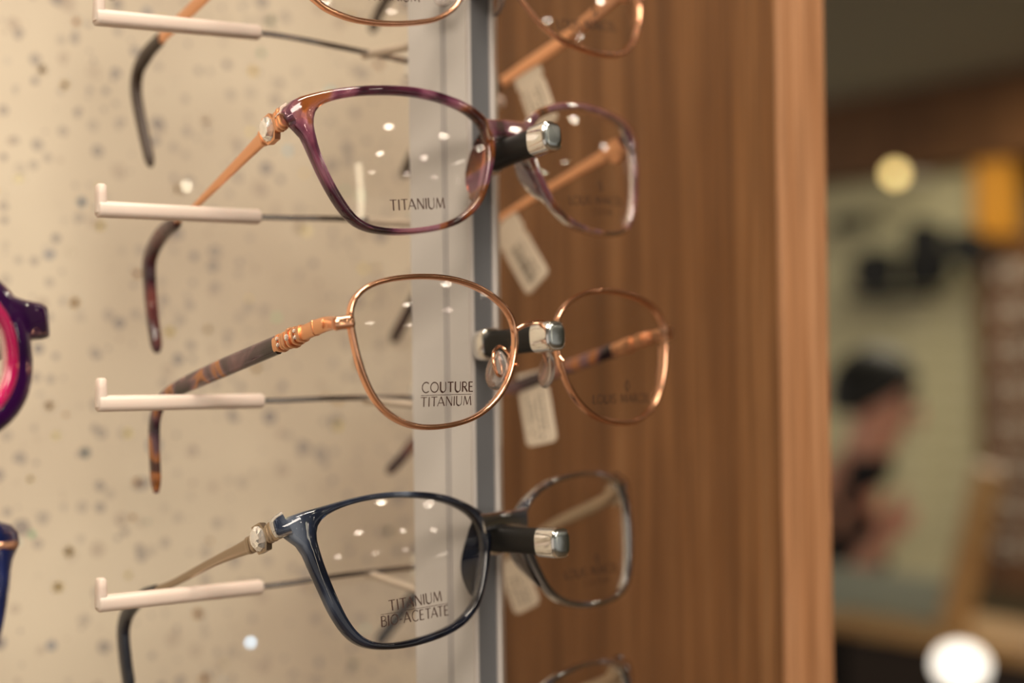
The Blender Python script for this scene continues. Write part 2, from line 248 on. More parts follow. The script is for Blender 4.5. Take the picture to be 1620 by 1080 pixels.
  'outer': [[-7.88,6.85],[-6.98,9.27],[-6.24,11.83],[-6.07,14.42],[-6.6,16.91],[-8.34,18.98],[-10.73,20.62],[-13.11,22.01],[-15.43,23.21],[-17.67,24.23],[-19.82,25.1],[-21.93,25.8],[-23.98,26.35],[-25.94,26.8],[-27.82,27.17],[-29.62,27.47],[-31.35,27.71],[-33.02,27.92],[-34.65,28.08],[-36.23,28.23],[-37.79,28.35],[-39.34,28.45],[-40.88,28.54],[-42.44,28.6],[-44.02,28.64],[-45.63,28.65],[-47.28,28.62],[-48.98,28.56],[-50.75,28.46],[-52.61,28.32],[-54.56,28.13],[-56.64,27.9],[-58.87,27.61],[-61.3,27.26],[-63.99,26.87],[-67.07,26.45],[-70.61,25.95],[-74.27,25.08],[-76.82,23.26],[-76.78,20.24],[-73.6,16.45],[-72.44,13.71],[-71.84,11.3],[-71.3,9.02],[-70.73,6.85],[-70.14,4.75],[-69.53,2.73],[-68.9,0.75],[-68.23,-1.18],[-67.5,-3.08],[-66.66,-4.93],[-65.75,-6.73],[-64.73,-8.48],[-63.57,-10.14],[-62.25,-11.67],[-60.74,-13.01],[-59.05,-14.12],[-57.22,-14.98],[-55.32,-15.62],[-53.41,-16.09],[-51.52,-16.44],[-49.67,-16.71],[-47.86,-16.9],[-46.08,-17.04],[-44.33,-17.12],[-42.6,-17.15],[-40.88,-17.13],[-39.17,-17.07],[-37.46,-16.97],[-35.73,-16.83],[-33.98,-16.65],[-32.21,-16.42],[-30.39,-16.13],[-28.53,-15.77],[-26.64,-15.32],[-24.71,-14.76],[-22.76,-14.07],[-20.89,-13.15],[-19.12,-12.01],[-17.43,-10.71],[-15.92,-9.2],[-14.63,-7.49],[-13.5,-5.66],[-12.47,-3.75],[-11.49,-1.78],[-10.55,0.25],[-9.65,2.35],[-8.77,4.55]],
  'TL': [[-77.9,9.6,22.6],[-76.9,25.6,19.1],[-75.4,48.1,15.9],[-73.6,74.5,11.4],[-72.4,93.1,9.1],[-71.6,106.0,4.7],[-71.2,111.8,-1.2],[-71.4,112.3,-10.5],[-71.6,111.3,-20.8]],
  'TR': [[71.3,8.3,22.9],[70.7,16.3,18.2],[69.1,41.0,12.4],[67.6,64.2,5.1],[66.0,87.9,1.4],[64.8,105.8,-2.7],[63.9,119.4,-8.3],[63.0,133.2,-17.4],[62.4,144.1,-25.2]],
  'textL': [["TITANIUM",[-49.13,-5.77],[-30.2,-5.58],3.07],["BIO-ACETATE",[-52.04,-9.87],[-27.97,-10.03],3.05]],
  'textR': [["LOUIS MARCEL",[24.72,-6.08],[56.25,-6.69],2.88],["COUTURE",[33.66,-9.43],[50.15,-9.89],1.87]],
 },
 'f0': {
  'P': [-0.00226,0.01374,1.55979],
  'rot': [0.03781,-0.19715,-0.02859],
  'R': 0.3527,
  'TL': [[-66.5,6.3,-0.0],[-64.4,22.0,23.6],[-63.3,36.9,25.4],[-60.9,72.9,24.7],[-58.3,110.7,25.0],[-57.5,122.7,24.1],[-57.1,130.7,21.2],[-57.2,133.6,13.9],[-58.0,130.7,-0.2],[-58.9,126.4,-15.2]],
  'TR': [[66.5,6.3,0.0],[66.5,9.4,12.8],[64.7,34.8,10.9],[63.0,58.7,8.1],[62.1,71.2,6.7],[60.7,91.6,4.9],[59.6,107.4,2.5],[58.6,120.7,-1.0],[58.0,129.0,-5.5],[57.5,135.2,-11.1]],
  'textL': [["TITANIUM",[-48.68,-3.61],[-30.42,-2.68],3.21]],
  'textR': [["LOUIS MARCEL",[25.13,-4.78],[55.95,-0.71],3.21]],
 },
}
# ------------------------------------------------------------------ lettering for the lens prints (unit cap height)
def arc(cx, cy, rx, ry, a0, a1, n=12): return [(cx+rx*math.cos(math.radians(a0+(a1-a0)*i/n)), cy+ry*math.sin(math.radians(a0+(a1-a0)*i/n))) for i in range(n+1)]
TN, TK = .080, .145
FONT = {
 'T': (.72, [([(0, .97), (.72, .97)], TN), ([(.36, .97), (.36, 0)], TK)]),
 'I': (.12, [([(.06, 1), (.06, 0)], TK)]),
 'A': (.82, [([(0, 0), (.41, 1)], TN), ([(.40, 1), (.82, 0)], TK), ([(.13, .33), (.68, .33)], TN)]),
 'N': (.78, [([(.06, 0), (.06, 1)], TN), ([(.06, 1), (.72, 0)], TK), ([(.72, 0), (.72, 1)], TN)]),
 'U': (.74, [([(.06, 1), (.06, .34)]+arc(.37, .34, .31, .34, 180, 270), TK), (arc(.37, .34, .31, .34, 270, 360)+[(.68, 1)], TN)]),
 'M': (1.0, [([(.03, 0), (.16, 1)], TN), ([(.16, 1), (.5, .08)], TK), ([(.5, .08), (.84, 1)], TN), ([(.84, 1), (.97, 0)], TK)]),
 'C': (.80, [(arc(.48, .5, .44, .5, 48, 312, 20), .085)]),
 'O': (.96, [(arc(.48, .5, .44, .48, 0, 360, 26), .085)]),
 'R': (.66, [([(.06, 0), (.06, 1)], TK), ([(.06, .97), (.3, .97)]+arc(.3, .74, .26, .23, 90, -90)+[(.06, .51)], TN), ([(.28, .51), (.66, 0)], TK)]),
 'E': (.56, [([(.06, 0), (.06, 1)], TK), ([(.06, .97), (.52, .97)], TN), ([(.06, .52), (.46, .52)], TN), ([(.06, .03), (.56, .03)], TN)]),
 'B': (.62, [([(.06, 0), (.06, 1)], TK), ([(.06, .97), (.28, .97)]+arc(.28, .76, .24, .21, 90, -90)+[(.06, .55)], TN), ([(.28, .55)]+arc(.3, .29, .3, .26, 90, -90)+[(.06, .03)], TN)]),
 '-': (.32, [([(.02, .38), (.30, .38)], TN)]),
 'L': (.52, [([(.06, 1), (.06, 0)], TK), ([(.06, .03), (.52, .03)], TN)]),
 'S': (.56, [(arc(.28, .74, .22, .24, 40, 250, 10)+arc(.28, .26, .24, .24, 70, -140, 10), .09)]),
 ' ': (.30, []),
}
def word(text):
    x = 0; out = []; pv = ''
    for ch in text:
        w_, st = FONT[ch]
        if pv+ch in ('TA', 'AT', 'LO'): x -= .13
        pv = ch
        for pl, th in st: out.append(([(x+a, b) for a, b in pl], th))
        x += w_+.17
    return out, x-.17
def letters(mb, S, text, a, b, h, bold=1.0):
    """print text on surface S(u, v) from baseline point a to b (mm), cap height h"""
    st, wd = word(text); a = np.array(a); d = np.array(b)-a; Lg = np.linalg.norm(d); ex = d/Lg; ey = np.array([-ex[1], ex[0]]); sx = Lg/wd
    for pl, th in st:
        Q = [a+ex*(p[0]*sx)+ey*(p[1]*h) for p in pl]; t2 = th*h*bold/2
        for i in range(len(Q)-1):
            p, q = Q[i], Q[i+1]; t = q-p; l = np.linalg.norm(t)
            if l < 1e-6: continue
            t = t/l; n_ = np.array([-t[1], t[0]])*t2; e = t*t2*.3 if len(Q) > 2 else 0
            mb.add([S(*(p-e-n_)), S(*(q+e-n_)), S(*(q+e+n_)), S(*(p-e+n_))], [(0, 1, 2, 3)])

# ------------------------------------------------------------------ eyeglasses
mm = .001
class Glasses:
    """local frame: x across, y back into the display, z up (metres); outlines in mm for the left lens"""
    def __init__(s, name, d, label, cat='eyeglasses', group=None, pose=None):
        s.d = d; s.R = d['R']*1000
        yaw, pit, rol = d['rot']
        Rm = Matrix.Rotation(yaw, 4, 'Z') @ Matrix.Rotation(pit, 4, 'X') @ Matrix.Rotation(rol, 4, 'Y')
        s.vc = float(np.array(d['inner'])[:, 1].mean())
        s.W0 = s.vc**2/500.
        mw = Matrix.Translation(d['P']) @ Rm @ Matrix.Translation((0, s.W0*mm, s.vc*mm))
        s.root = empty(name, mw); tag(s.root, label, cat, group)
        q = np.array(d['inner']); s.uc, s.vcen = (q.max(0)+q.min(0))/2; s.a, s.b = (q.max(0)-q.min(0))/2
    def pt(s, u, w, v):      # mm in fitted frame -> metres in the Empty's frame
        return (u*mm, (w-s.W0)*mm, (v-s.vc)*mm)
    def w(s, u, v): return u*u/(2*s.R)+v*v/500.
    def lens_w(s, u, v):
        uc = -abs(s.uc) if u < 0 else abs(s.uc)
        return s.w(u, v)+1.2*(((u-uc)/s.a)**2+((v-s.vcen)/s.b)**2-1)*.999
    def S(s, u, v): return s.pt(u, min(s.lens_w(u, v), s.w(u, v)+.6)-.72, v)
    def lens(s, sg, texts, dim, motif=None, bold=1.0):
        q = np.array(s.d['inner'], float); c = np.array([s.uc, s.vcen])
        if sg > 0: q = q*[-1, 1]; c = c*[-1, 1]
        n = len(q); K = 12; mb = MB(); vs = []
        for off in (-.6, .7):
            vs.append(s.pt(c[0], s.lens_w(*c)+off, c[1]))
            for k in range(1, K+1):
                for p in q:
                    r = c+(p-c)*(k/K*1.012); vs.append(s.pt(r[0], min(s.lens_w(*r), s.w(*r)+.6)+off, r[1]))
        fs = []; B = 1+K*n
        for o_ in (0, B):
            for i in range(n): fs.append((o_, o_+1+i, o_+1+(i+1) % n))
            for k in range(K-1):
                for i in range(n): fs.append((o_+1+k*n+i, o_+1+(k+1)*n+i, o_+1+(k+1)*n+(i+1) % n, o_+1+k*n+(i+1) % n))
        e = 1+(K-1)*n
        for i in range(n): fs.append((e+i, B+e+i, B+e+(i+1) % n, e+(i+1) % n))
        mb.add(vs, fs); ob = mb.build('lens', M['lens'], s.root, smooth=60)
        if texts:
            t = MB()
            for i, (tx, a, b, h) in enumerate(texts):
                letters(t, s.S, tx, a, b, h, bold if i == 0 else 1.05)
            if len(texts) > 1 and sg < 0:       # rule between the two lines
                a, b = np.array(texts[1][1]), np.array(texts[1][2]); h = texts[1][3]; up = np.array([-(b-a)[1], (b-a)[0]])/np.linalg.norm(b-a)*(h+.45)
                for k in range(8):
                    p0 = a+up+(b-a)*k/8; p1 = a+up+(b-a)*(k+1)/8; n_ = up/np.linalg.norm(up)*.07
                    t.add([s.S(*(p0-n_)), s.S(*(p1-n_)), s.S(*(p1+n_)), s.S(*(p0+n_))], [(0, 1, 2, 3)])
            if motif is not None:               # small diamond emblem above the words
                cx, cy = motif; r1, r2 = [], []
                for k in range(8):
                    a_ = math.pi/4*k; e_ = 1.0 if k % 2 == 0 else .72
                    r1.append(s.S(cx+1.5*e_*math.cos(a_), cy+2.1*e_*math.sin(a_))); r2.append(s.S(cx+.85*e_*math.cos(a_), cy+1.35*e_*math.sin(a_)))
                t.add(r1+r2, [(k, (k+1) % 8, 8+(k+1) % 8, 8+k) for k in range(8)])
            po = t.build('lens_print', M['print_dim'] if dim else M['print'], ob, smooth=0)
            po['label'] = 'brown printed lettering'
        return ob
    def acetate_front(s, m_, bridge, th=3.6, wrap=5.0, liner=None):
        I = np.array(s.d['inner']); O = np.array(s.d['outer']); sec = section('soft', 16); mb = MB(); n = len(I)
        for sg in (1, -1):
            vs = []
            for i in range(n):
                for a_, b_ in sec:
                    tt = .5+.5*a_; p = I[i]*(1-tt)+O[i]*tt; u = p[0]*sg; ww = s.w(p[0], p[1])+b_*th/2
                    far = max(0., (abs(p[0])-68.5)/8.); ww += wrap*.55*min(far, 1)**1.6 if b_ > 0 else 2.0*min(far, 1)**2
                    vs.append(s.pt(u, ww, p[1]))
            fs = [(i*16+k, i*16+(k+1) % 16, ((i+1) % n)*16+(k+1) % 16, ((i+1) % n)*16+k) for i in range(n) for k in range(16)]
            mb.add(vs, fs)
        (vt, vb, half) = bridge
        pts = [(u, s.w(u, 0)-.2, (vt+vb)/2+.8*math.cos(u/half*math.pi/2)) for u in np.linspace(-half, half, 11)]
        dm = [(abs(vt-vb)*(1+.35*(abs(u)/half)**3)*mm, th*.98*mm) for u in np.linspace(-half, half, 11)]
        sweep(mb, [s.pt(*p) for p in pts], dm, side=(0, 1, 0), kind='soft', n=16)
        # endpiece blocks that turn back to the hinge
        for sg, k in ((-1, 'TL'), (1, 'TR')):
            T0, T1 = np.array(s.d[k][0]), np.array(s.d[k][1]); 
            p0 = np.array([T0[0]-sg*2.2, s.w(T0[0], T0[2])+.2, T0[2]+.8]); p1 = T0+np.array([-sg*.4, 1.5, 0]); p2 = T0+(T1-T0)*.18
            path = [catmull([p0, p1, p2], t) for t in np.linspace(0, 2, 9)]
            sweep(mb, [s.pt(*p) for p in path], [((7.4-.22*i)*mm, (4.4-.1*i)*mm) for i in range(9)], side=(1, 0, 0), kind='soft', n=16)
        return mb.build('frame_front', m_, s.root, smooth=50)
    def nose_pads_acetate(s, m_):
        for sg in (1, -1):
            mb = MB(); rows = 12; vs = []
            I = np.array(s.d['inner']); nas = I[I[:, 0] > s.uc+s.a*.55]
            v0, v1 = s.vcen+s.b*.52, s.vcen-s.b*.62
            for i in range(rows+1):
                v = v0+(v1-v0)*i/rows; j = np.argmin(abs(nas[:, 1]-v)+(nas[:, 0] < s.uc+s.a*.7)*2); u = nas[j][0]+1.4
                bump = math.sin(math.pi*i/rows)**.8
                for k, (du, dw) in enumerate(((.4, 1.2), (-.6, 1.2+3.2*bump), (-2.0*bump-.2, 1.4+7.2*bump), (-.9*bump+.6, 1.4+7.4*bump), (1.2, 1.2+3.4*bump), (1.5, 1.2))):
                    vs.append(s.pt(-(abs(u)+(-du if True else du))*1.0*(1 if sg > 0 else -1), s.w(u, v)+dw, v))
            fs = [(i*6+k, i*6+k+1, (i+1)*6+k+1, (i+1)*6+k) for i in range(rows) for k in range(5)]
            mb.add(vs, fs); mb.build('nose_pad', m_, s.root, smooth=70)
    def temple(s, k, m_bar, bar, t0, tj, tip_m, tip, name='temple', kind='soft', extra=None):
        """bar/tip: list of (t, height, thickness) along the traced temple path"""
        T = [np.array(p, float) for p in s.d[k]]
        def run(keys, a, b, n):
            ts = np.linspace(a, b, n); kt = [q[0] for q in keys]
            return [s.pt(*catmull(T, t)) for t in ts], [(float(np.interp(t, kt, [q[1] for q in keys]))*mm, float(np.interp(t, kt, [q[2] for q in keys]))*mm) for t in ts]
        mb = MB(); p, dm = run(bar, t0, tj+.03, 40); sweep(mb, p, dm, side=(1, 0, 0), kind=kind)
        if extra: extra(mb, T)
        ob = mb.build(name, m_bar, s.root, smooth=40)
        mb = MB(); end = len(T)-1; p, dm = run(tip, tj, end, 44)
        dm[-1] = (dm[-1][0]*.45, dm[-1][1]*.5); dm[-2] = (dm[-2][0]*.85, dm[-2][1]*.85)
        sweep(mb, p, dm, side=(1, 0, 0), kind='soft')
        mb.build('temple_tip', tip_m, ob, smooth=60)
        return ob, T
    def rib(s, mb, T, t, h, th, half=.03):
        pts = [s.pt(*catmull(T, t+d)) for d in (-half, -half*.5, half*.5, half)]
        sweep(mb, pts, [(h*.9*mm, th*.9*mm), (h*mm, th*mm), (h*mm, th*mm), (h*.9*mm, th*.9*mm)], side=(1, 0, 0), kind='soft')
    def gem(s, T, t, sg, parent, size=(3.5, 4.1), seat=M['copper']):
        c = np.array(s.pt(*catmull(T, t))); dv = catmull(T, t+.1)-catmull(T, t-.1); dv = dv/np.linalg.norm(dv); up = np.array([0, -dv[2], dv[1]]); al = np.array([0, dv[1], dv[2]])
        out = np.array([sg, 0, 0.])
        def ring(r, h, n=6, ph=0):
            return [c+al*(math.cos(2*math.pi*k/n+ph)*size[0]*r*mm)+up*(math.sin(2*math.pi*k/n+ph)*size[1]*r*mm)+out*h*mm for k in range(n)]
        mb = MB(); vs = ring(1.12, -.8)+ring(1.18, 1.3)+ring(.98, 1.5)+ring(.92, -.2); n = 6
        mb.add(vs, [(j*n+k, j*n+(k+1) % n, (j+1)*n+(k+1) % n, (j+1)*n+k) for j in range(3) for k in range(n)]+[tuple(range(n))[::-1], tuple(3*n+k for k in range(n))])
        se = mb.build('gem_setting', seat, parent, smooth=0)
        mb = MB(); n = 12
        vs = ring(.55, .1, 12)+ring(.93, 1.4, 12)+ring(.9, 1.9, 12)+ring(.62, 3.0, 12, .26)+ring(.3, 3.2, 12)
        mb.add(vs, [(j*n+k, j*n+(k+1) % n, (j+1)*n+(k+1) % n, (j+1)*n+k) for j in range(4) for k in range(n)]+[tuple(range(n))[::-1], tuple(4*n+k for k in range(n))])
        mb.build('gem', M['gem'], parent, smooth=0)
    def wire_front(s, m_, bridge_pts, r=(1.45, 2.2)):
        q = np.array(s.d['inner']); mb = MB()
        for sg in (1, -1):
            sweep(mb, [s.pt(u*sg, s.w(u, v), v) for u, v in q], (r[0]*mm, r[1]*mm), side=(0, 1, 0), kind='soft', closed=True, n=12)
        B = [np.array(p, float) for p in bridge_pts]
        sweep(mb, [s.pt(*catmull(B, t)) for t in np.linspace(0, len(B)-1, 24)], (1.5*mm, 1.5*mm), kind='round', n=12)
        return mb.build('frame_front', m_, s.root, smooth=60)
    def wire_pads(s, m_wire, pads):
        for sg, (pu, pw, pv), arm in pads:
            mb = MB(); A = [np.array(p, float) for p in arm]
            sweep(mb, [s.pt(*catmull(A, t)) for t in np.linspace(0, len(A)-1, 40)], (.95*mm, .95*mm), kind='round', n=10)
            ar = mb.build('nose_pad_arm', m_wire, s.root, smooth=60)
            mb = MB(); n = 20; rings = []
            ax = np.array([-.80*sg, .60, 0]) if sg < 0 else np.array([-.95, .05, .2]); ax /= np.linalg.norm(ax)   # pad normal: toward the nose side and back
            tl = np.array([-.28*sg, -.1, 1.]); tl -= ax*(tl@ax); tl /= np.linalg.norm(tl); wd = np.cross(ax, tl)
            for h, r_ in ((-.9, .0), (-.9, .6), (-.55, .9), (0, 1), (.55, .9), (.8, .6), (.85, .0)):
                ring = []
                for k in range(n):
                    a_ = 2*math.pi*k/n; e = np.array([pu, pw, pv])+tl*(6.0*r_*math.cos(a_))+wd*(3.6*r_*math.sin(a_)*(1-.22*math.cos(a_)))-ax*h*sg*0+ax*h
                    ring.append(s.pt(*e))
                rings += ring
            mb.add(rings, [(j*n+k, j*n+(k+1) % n, (j+1)*n+(k+1) % n, (j+1)*n+k) for j in range(6) for k in range(n)])
            mb.build('nose_pad', M['pad'], s.root, smooth=80)
# f0 outline (only its lower half is in the picture; the upper half follows the kind of frame)
_o = [(-75.3, 14), (-73, 7.5), (-70.2, 2.8), (-67.2, -1.2), (-64, -4.0), (-60.5, -6.7), (-54, -9.0), (-47, -9.8), (-39.6, -9.7), (-31.6, -8.7), (-24.5, -7.0), (-18.2, -3.6), (-14.3, .2), (-11.2, 4), (-8.8, 9), (-8, 15), (-9.5, 22), (-15, 27), (-28, 30.5), (-45, 32), (-60, 31.3), (-70, 28), (-75, 22)]
_o = [np.array(p, float) for p in _o]; _c = _o+_o[:3]
DATA['f0']['inner'] = [list(catmull([_c[(int(t)-1) % len(_o)], _c[int(t)], _c[int(t)+1], _c[int(t)+2]], 1+t-int(t))) for t in np.linspace(0, len(_o), 80, endpoint=False)]
for k, sg in (('TL', -1), ('TR', 1)):
    DATA['f0'][k][0] = [sg*75.5, 13.0, 19.0]
    DATA['f0'][k][1] = [sg*74.5, 17.0, 20.5]

# ---- purple and amber acetate pair
def lens_pair(g, d, motif, boldL=1.0):
    g.lens(-1, d['textL'], False, None, boldL); g.lens(1, d['textR'], True, motif, 1.35)
g = Glasses('eyeglasses', DATA['f1'], 'translucent plum and amber acetate eyeglasses with crystal on copper temple, lens reading TITANIUM only', group=None)
g.acetate_front(M['acetate_plum'], (8.3, 2.0, 9.5)); lens_pair(g, DATA['f1'], (40.3, -10.4)); g.nose_pads_acetate(M['acetate_plum'])
def extra1(mb, T):
    for t, h, th in ((.28, 7.0, 3.4), (.48, 6.6, 3.3), (1.42, 5.3, 3.2), (1.62, 5.0, 3.0)): g.rib(mb, T, t, h, th, .07)
bar = [(.1, 6.2, 3.0), (.5, 5.6, 2.8), (.8, 5.0, 2.4), (1.2, 4.6, 2.2), (1.6, 4.4, 2.4), (2, 3.9, 2.1), (3, 1.9, 1.6), (4.2, 1.7, 1.5)]
tipk = [(3.9, 3.0, 2.6), (4.15, 4.8, 3.6), (5, 5.6, 4.0), (6.5, 5.2, 4.0), (8, 4.4, 3.8), (9, 4.0, 3.4)]
t_, T = g.temple('TL', M['copper'], bar, .1, 4.0, M['acetate_plum_tip'], tipk, extra=extra1); g.gem(T, 1.0, -1, t_)
def extra1r(mb, T):
    g.rib(mb, T, .45, 5.8, 3.0, .1); g.rib(mb, T, 1.0, 5.2, 3.0, .06)
t_, T = g.temple('TR', M['copper'], [(.1, 5.6, 3), (.7, 4.8, 2.6), (1.0, 5.2, 2.6), (1.6, 4.0, 2.2), (3, 2.2, 1.6), (4, 1.9, 1.6), (5.5, 1.8, 1.6)], .1, 3.6, M['acetate_plum_tip'], [(3.55, 3, 2.4), (3.9, 4.4, 3.2), (6, 5, 3.4), (8, 4.6, 3.2)], extra=extra1r); g.gem(T, .72, 1, t_)
G1 = g
# ---- rose gold wire pair
g = Glasses('eyeglasses', DATA['f2'], 'rose gold wire eyeglasses with tortoise temples and clear nose pads, lens reading COUTURE TITANIUM')
g.wire_front(M['rose_gold'], [(-8.4, 1.6, -32.6), (-5, .6, -31.2), (0, .2, -30.5), (5, .6, -31.2), (8.4, 1.6, -32.6)], (1.5, 2.4)); lens_pair(g, DATA['f2'], (41.4, -48.8), 1.35)
g.wire_pads(M['rose_gold'], [(-1, (-11.2, 9.3, -43.2), [(-10.6, 1.6, -43.5), (-8.6, 5, -41), (-7.6, 8, -37.5), (-8.6, 9.2, -35.8), (-10.6, 9.0, -36.6), (-12.6, 8.4, -38), (-13.8, 7.9, -41), (-13.3, 7.9, -44.5), (-10.8, 8.4, -45), (-10.1, 8.6, -42), (-10.6, 8.8, -38)]),
    (1, (10.2, 9.3, -42.6), [(9.6, 1.5, -42), (9.2, 4, -38.5), (9.0, 7.5, -35.2), (9.9, 9.4, -35.6), (10.2, 9.2, -38.5), (10.4, 8.8, -42)])])
def hinge2(g, sg, T):
    mb = MB(); a = np.array([sg*66.6, g.w(66.6, T[0][2])-.3, T[0][2]]); b = T[0]+(T[1]-T[0])*.55 if sg < 0 else T[0]+(T[1]-T[0])*.3
    if sg < 0: b = np.array([-71.5, g.w(71, -31)+1.6, T[0][2]-.2])
    sweep(mb, [g.pt(*(a+(b-a)*t)) for t in (0, .12, .3, .75, .9, 1)], [(2.6*mm, 2.4*mm), (3.7*mm, 3.3*mm), (3.7*mm, 3.3*mm), (3.5*mm, 3.2*mm), (3.9*mm, 3.5*mm), (3.3*mm, 2.8*mm)], side=(0, 1, 0) if sg < 0 else (1, 0, 0), kind='soft')
    mb.build('hinge', M['rose_gold'], g.root, smooth=50); return b
b = hinge2(g, -1, [np.array(p) for p in DATA['f2']['TL']])
DATA['f2']['TL'][0] = [b[0]+.6, b[1]-.2, b[2]]
def extra2(mb, T):
    for t, h, th in ((2.02, 4.6, 3.2), (2.42, 5.0, 4.4), (2.47, 4.6, 4.2), (2.55, 5.4, 4.6), (2.66, 6.0, 5.2), (2.78, 5.2, 4.4), (2.84, 5.0, 4.2), (2.92, 5.4, 4.6)): g.rib(mb, T, t, h, th, .03)
    g.rib(mb, T, 1.35, 3.0, 3.6, .05)
bar = [(0, 3.4, 2.4), (.6, 3.6, 2.2), (1, 3.9, 2.4), (1.9, 4.3, 2.6), (2.2, 4.2, 2.8), (3, 4.6, 3.2)]
t_, T = g.temple('TL', M['copper'], bar, 0, 3.0, M['acetate_tortoise'], [(2.98, 5.6, 2.6), (4, 5.9, 2.6), (5.5, 4.8, 2.6), (6.5, 4.2, 2.8), (8, 4.4, 2.8), (9, 4.0, 2.6)], extra=extra2, kind='soft')
for tt, dh in ((2.66, 0), (2.47, .9), (2.47, -.9), (2.88, .9), (2.88, -.9)):
    c = catmull(T, tt); mb = MB(); cc = np.array(g.pt(c[0]-2.25+(.25 if dh else 0), c[1], c[2]+dh))
    R_g = 1.0 if not dh else .62
    vs = [cc+np.array([-h*mm, R_g*r*math.cos(k*math.pi/4)*mm, R_g*r*math.sin(k*math.pi/4)*mm]) for h, r in ((0, 1), (.35, .95), (.6, .5)) for k in range(8)]
    mb.add(vs, [(j*8+k, j*8+(k+1) % 8, (j+1)*8+(k+1) % 8, (j+1)*8+k) for j in range(2) for k in range(8)]+[tuple(16+k for k in range(8))]); mb.build('gem', M['gem'], t_, smooth=0)
hinge2(g, 1, [np.array(p) for p in DATA['f2']['TR']])
def extra2r(mb, T):
    for t, h, th in ((.25, 4.4, 4.4), (1.3, 4.8, 3.8), (1.6, 5.2, 4.2), (1.9, 5.0, 4), (2.2, 5.0, 4)): g.rib(mb, T, t, h, th, .1)
g.temple('TR', M['copper'], [(.0, 3.6, 3), (1, 4.0, 2.6), (2, 4.4, 3), (2.4, 4.4, 3)], 0, 2.38, M['acetate_tortoise'], [(2.35, 5, 2.6), (4, 4.8, 2.6), (7, 4.2, 2.8), (9, 4.0, 2.8)], extra=extra2r)
G2 = g
# ---- smoky blue acetate pair
g = Glasses('eyeglasses', DATA['f3'], 'smoky blue acetate eyeglasses with crystal on bronze grey temple, lens reading TITANIUM BIO-ACETATE')
g.acetate_front(M['acetate_blue'], (17.9, 12.6, 9.8)); lens_pair(g, DATA['f3'], (43, -1.2)); g.nose_pads_acetate(M['acetate_blue'])
def extra3(mb, T):
    for t, h, th in ((.30, 5.9, 3.1), (.42, 5.6, 3.0), (.95, 5.4, 3.0), (1.07, 5.2, 3.0)): g.rib(mb, T, t, h, th, .05)
bar = [(.1, 6.2, 2.8), (.5, 5.2, 2.4), (.9, 4.6, 2.2), (1.05, 4.8, 2.2), (1.4, 3.9, 2), (2, 2.9, 1.7), (3, 2.4, 1.5), (4.5, 2.2, 1.5)]
t_, T = g.temple('TL', M['pewter'], bar, .1, 3.6, M['acetate_navy_tip'], [(3.55, 3.2, 2.4), (4, 4.6, 3.2), (5.5, 5.2, 3.2), (8, 5.0, 3.2)], extra=extra3); g.gem(T, .68, -1, t_, seat=M['pewter'])
t_, T = g.temple('TR', M['pewter'], [(.1, 5.6, 3), (1, 5.2, 2.6), (2, 4.0, 2.2), (3, 3.0, 1.8), (4.5, 2.4, 1.6), (6, 2.2, 1.6)], .1, 4.0, M['acetate_navy_tip'], [(3.95, 3.2, 2.4), (4.5, 4.8, 3.2), (6, 5.6, 3.4), (8, 5.0, 3.2)]); g.gem(T, .7, 1, t_, seat=M['pewter'])
G3 = g
# ---- square rose gold pair at the top edge
g = Glasses('eyeglasses', DATA['f0'], 'square rose gold wire eyeglasses cut by the top edge, lower rims and copper temples showing', group=None)
g.wire_front(M['rose_gold'], [(-9.3, 1.0, 19.5), (-5, .2, 21), (0, 0, 21.5), (5, .2, 21), (9.3, 1.0, 19.5)], (1.5, 2.2)); lens_pair(g, DATA['f0'], (44.7, 4.5))
g.wire_pads(M['rose_gold'], [(-1, (-12.2, 9.0, 8), [(-9.4, 1.2, 9), (-9.8, 5, 13), (-10.6, 8.6, 14), (-11.4, 8.6, 9)]), (1, (9.8, 9.3, 7.4), [(9.6, 1.2, 9), (9.2, 4.5, 13), (10.0, 9, 13), (10, 8.8, 8)])])
bar = [(0, 5.2, 3), (1, 5, 2.4), (2, 5, 2), (3, 4.8, 1.8), (4, 3.9, 1.8), (5, 3.6, 1.8)]
g.temple('TL', M['copper'], bar, 0, 3.9, M['acetate_brown_tip'], [(3.85, 4.4, 3.0), (5, 5.2, 3.6), (7, 4.6, 3.4), (9, 3.6, 3.0)])
g.temple('TR', M['copper'], [(0, 5.4, 3), (2, 5.2, 2.2), (3, 4.6, 2), (5, 3.8, 1.8)], 0, 4.0, M['acetate_brown_tip'], [(3.95, 4.0, 2.6), (6, 4.8, 2.8), (9, 4.4, 2.6)])
G0 = g
# the next pair above: only its two temple tips hang into the picture
c = copy_tree(G0.root); c.location = Vector(c.location)+Vector((-.012, .004, .0585))
tag(c, 'rose gold eyeglasses above the top edge, only copper temple ends hanging into view')
# the next blue pair below
c = copy_tree(G3.root); c.location = Vector(c.location)+Vector((.0, .0, -.0650))
tag(c, 'dark smoky eyeglasses cut by bottom edge, only top of right rim showing')
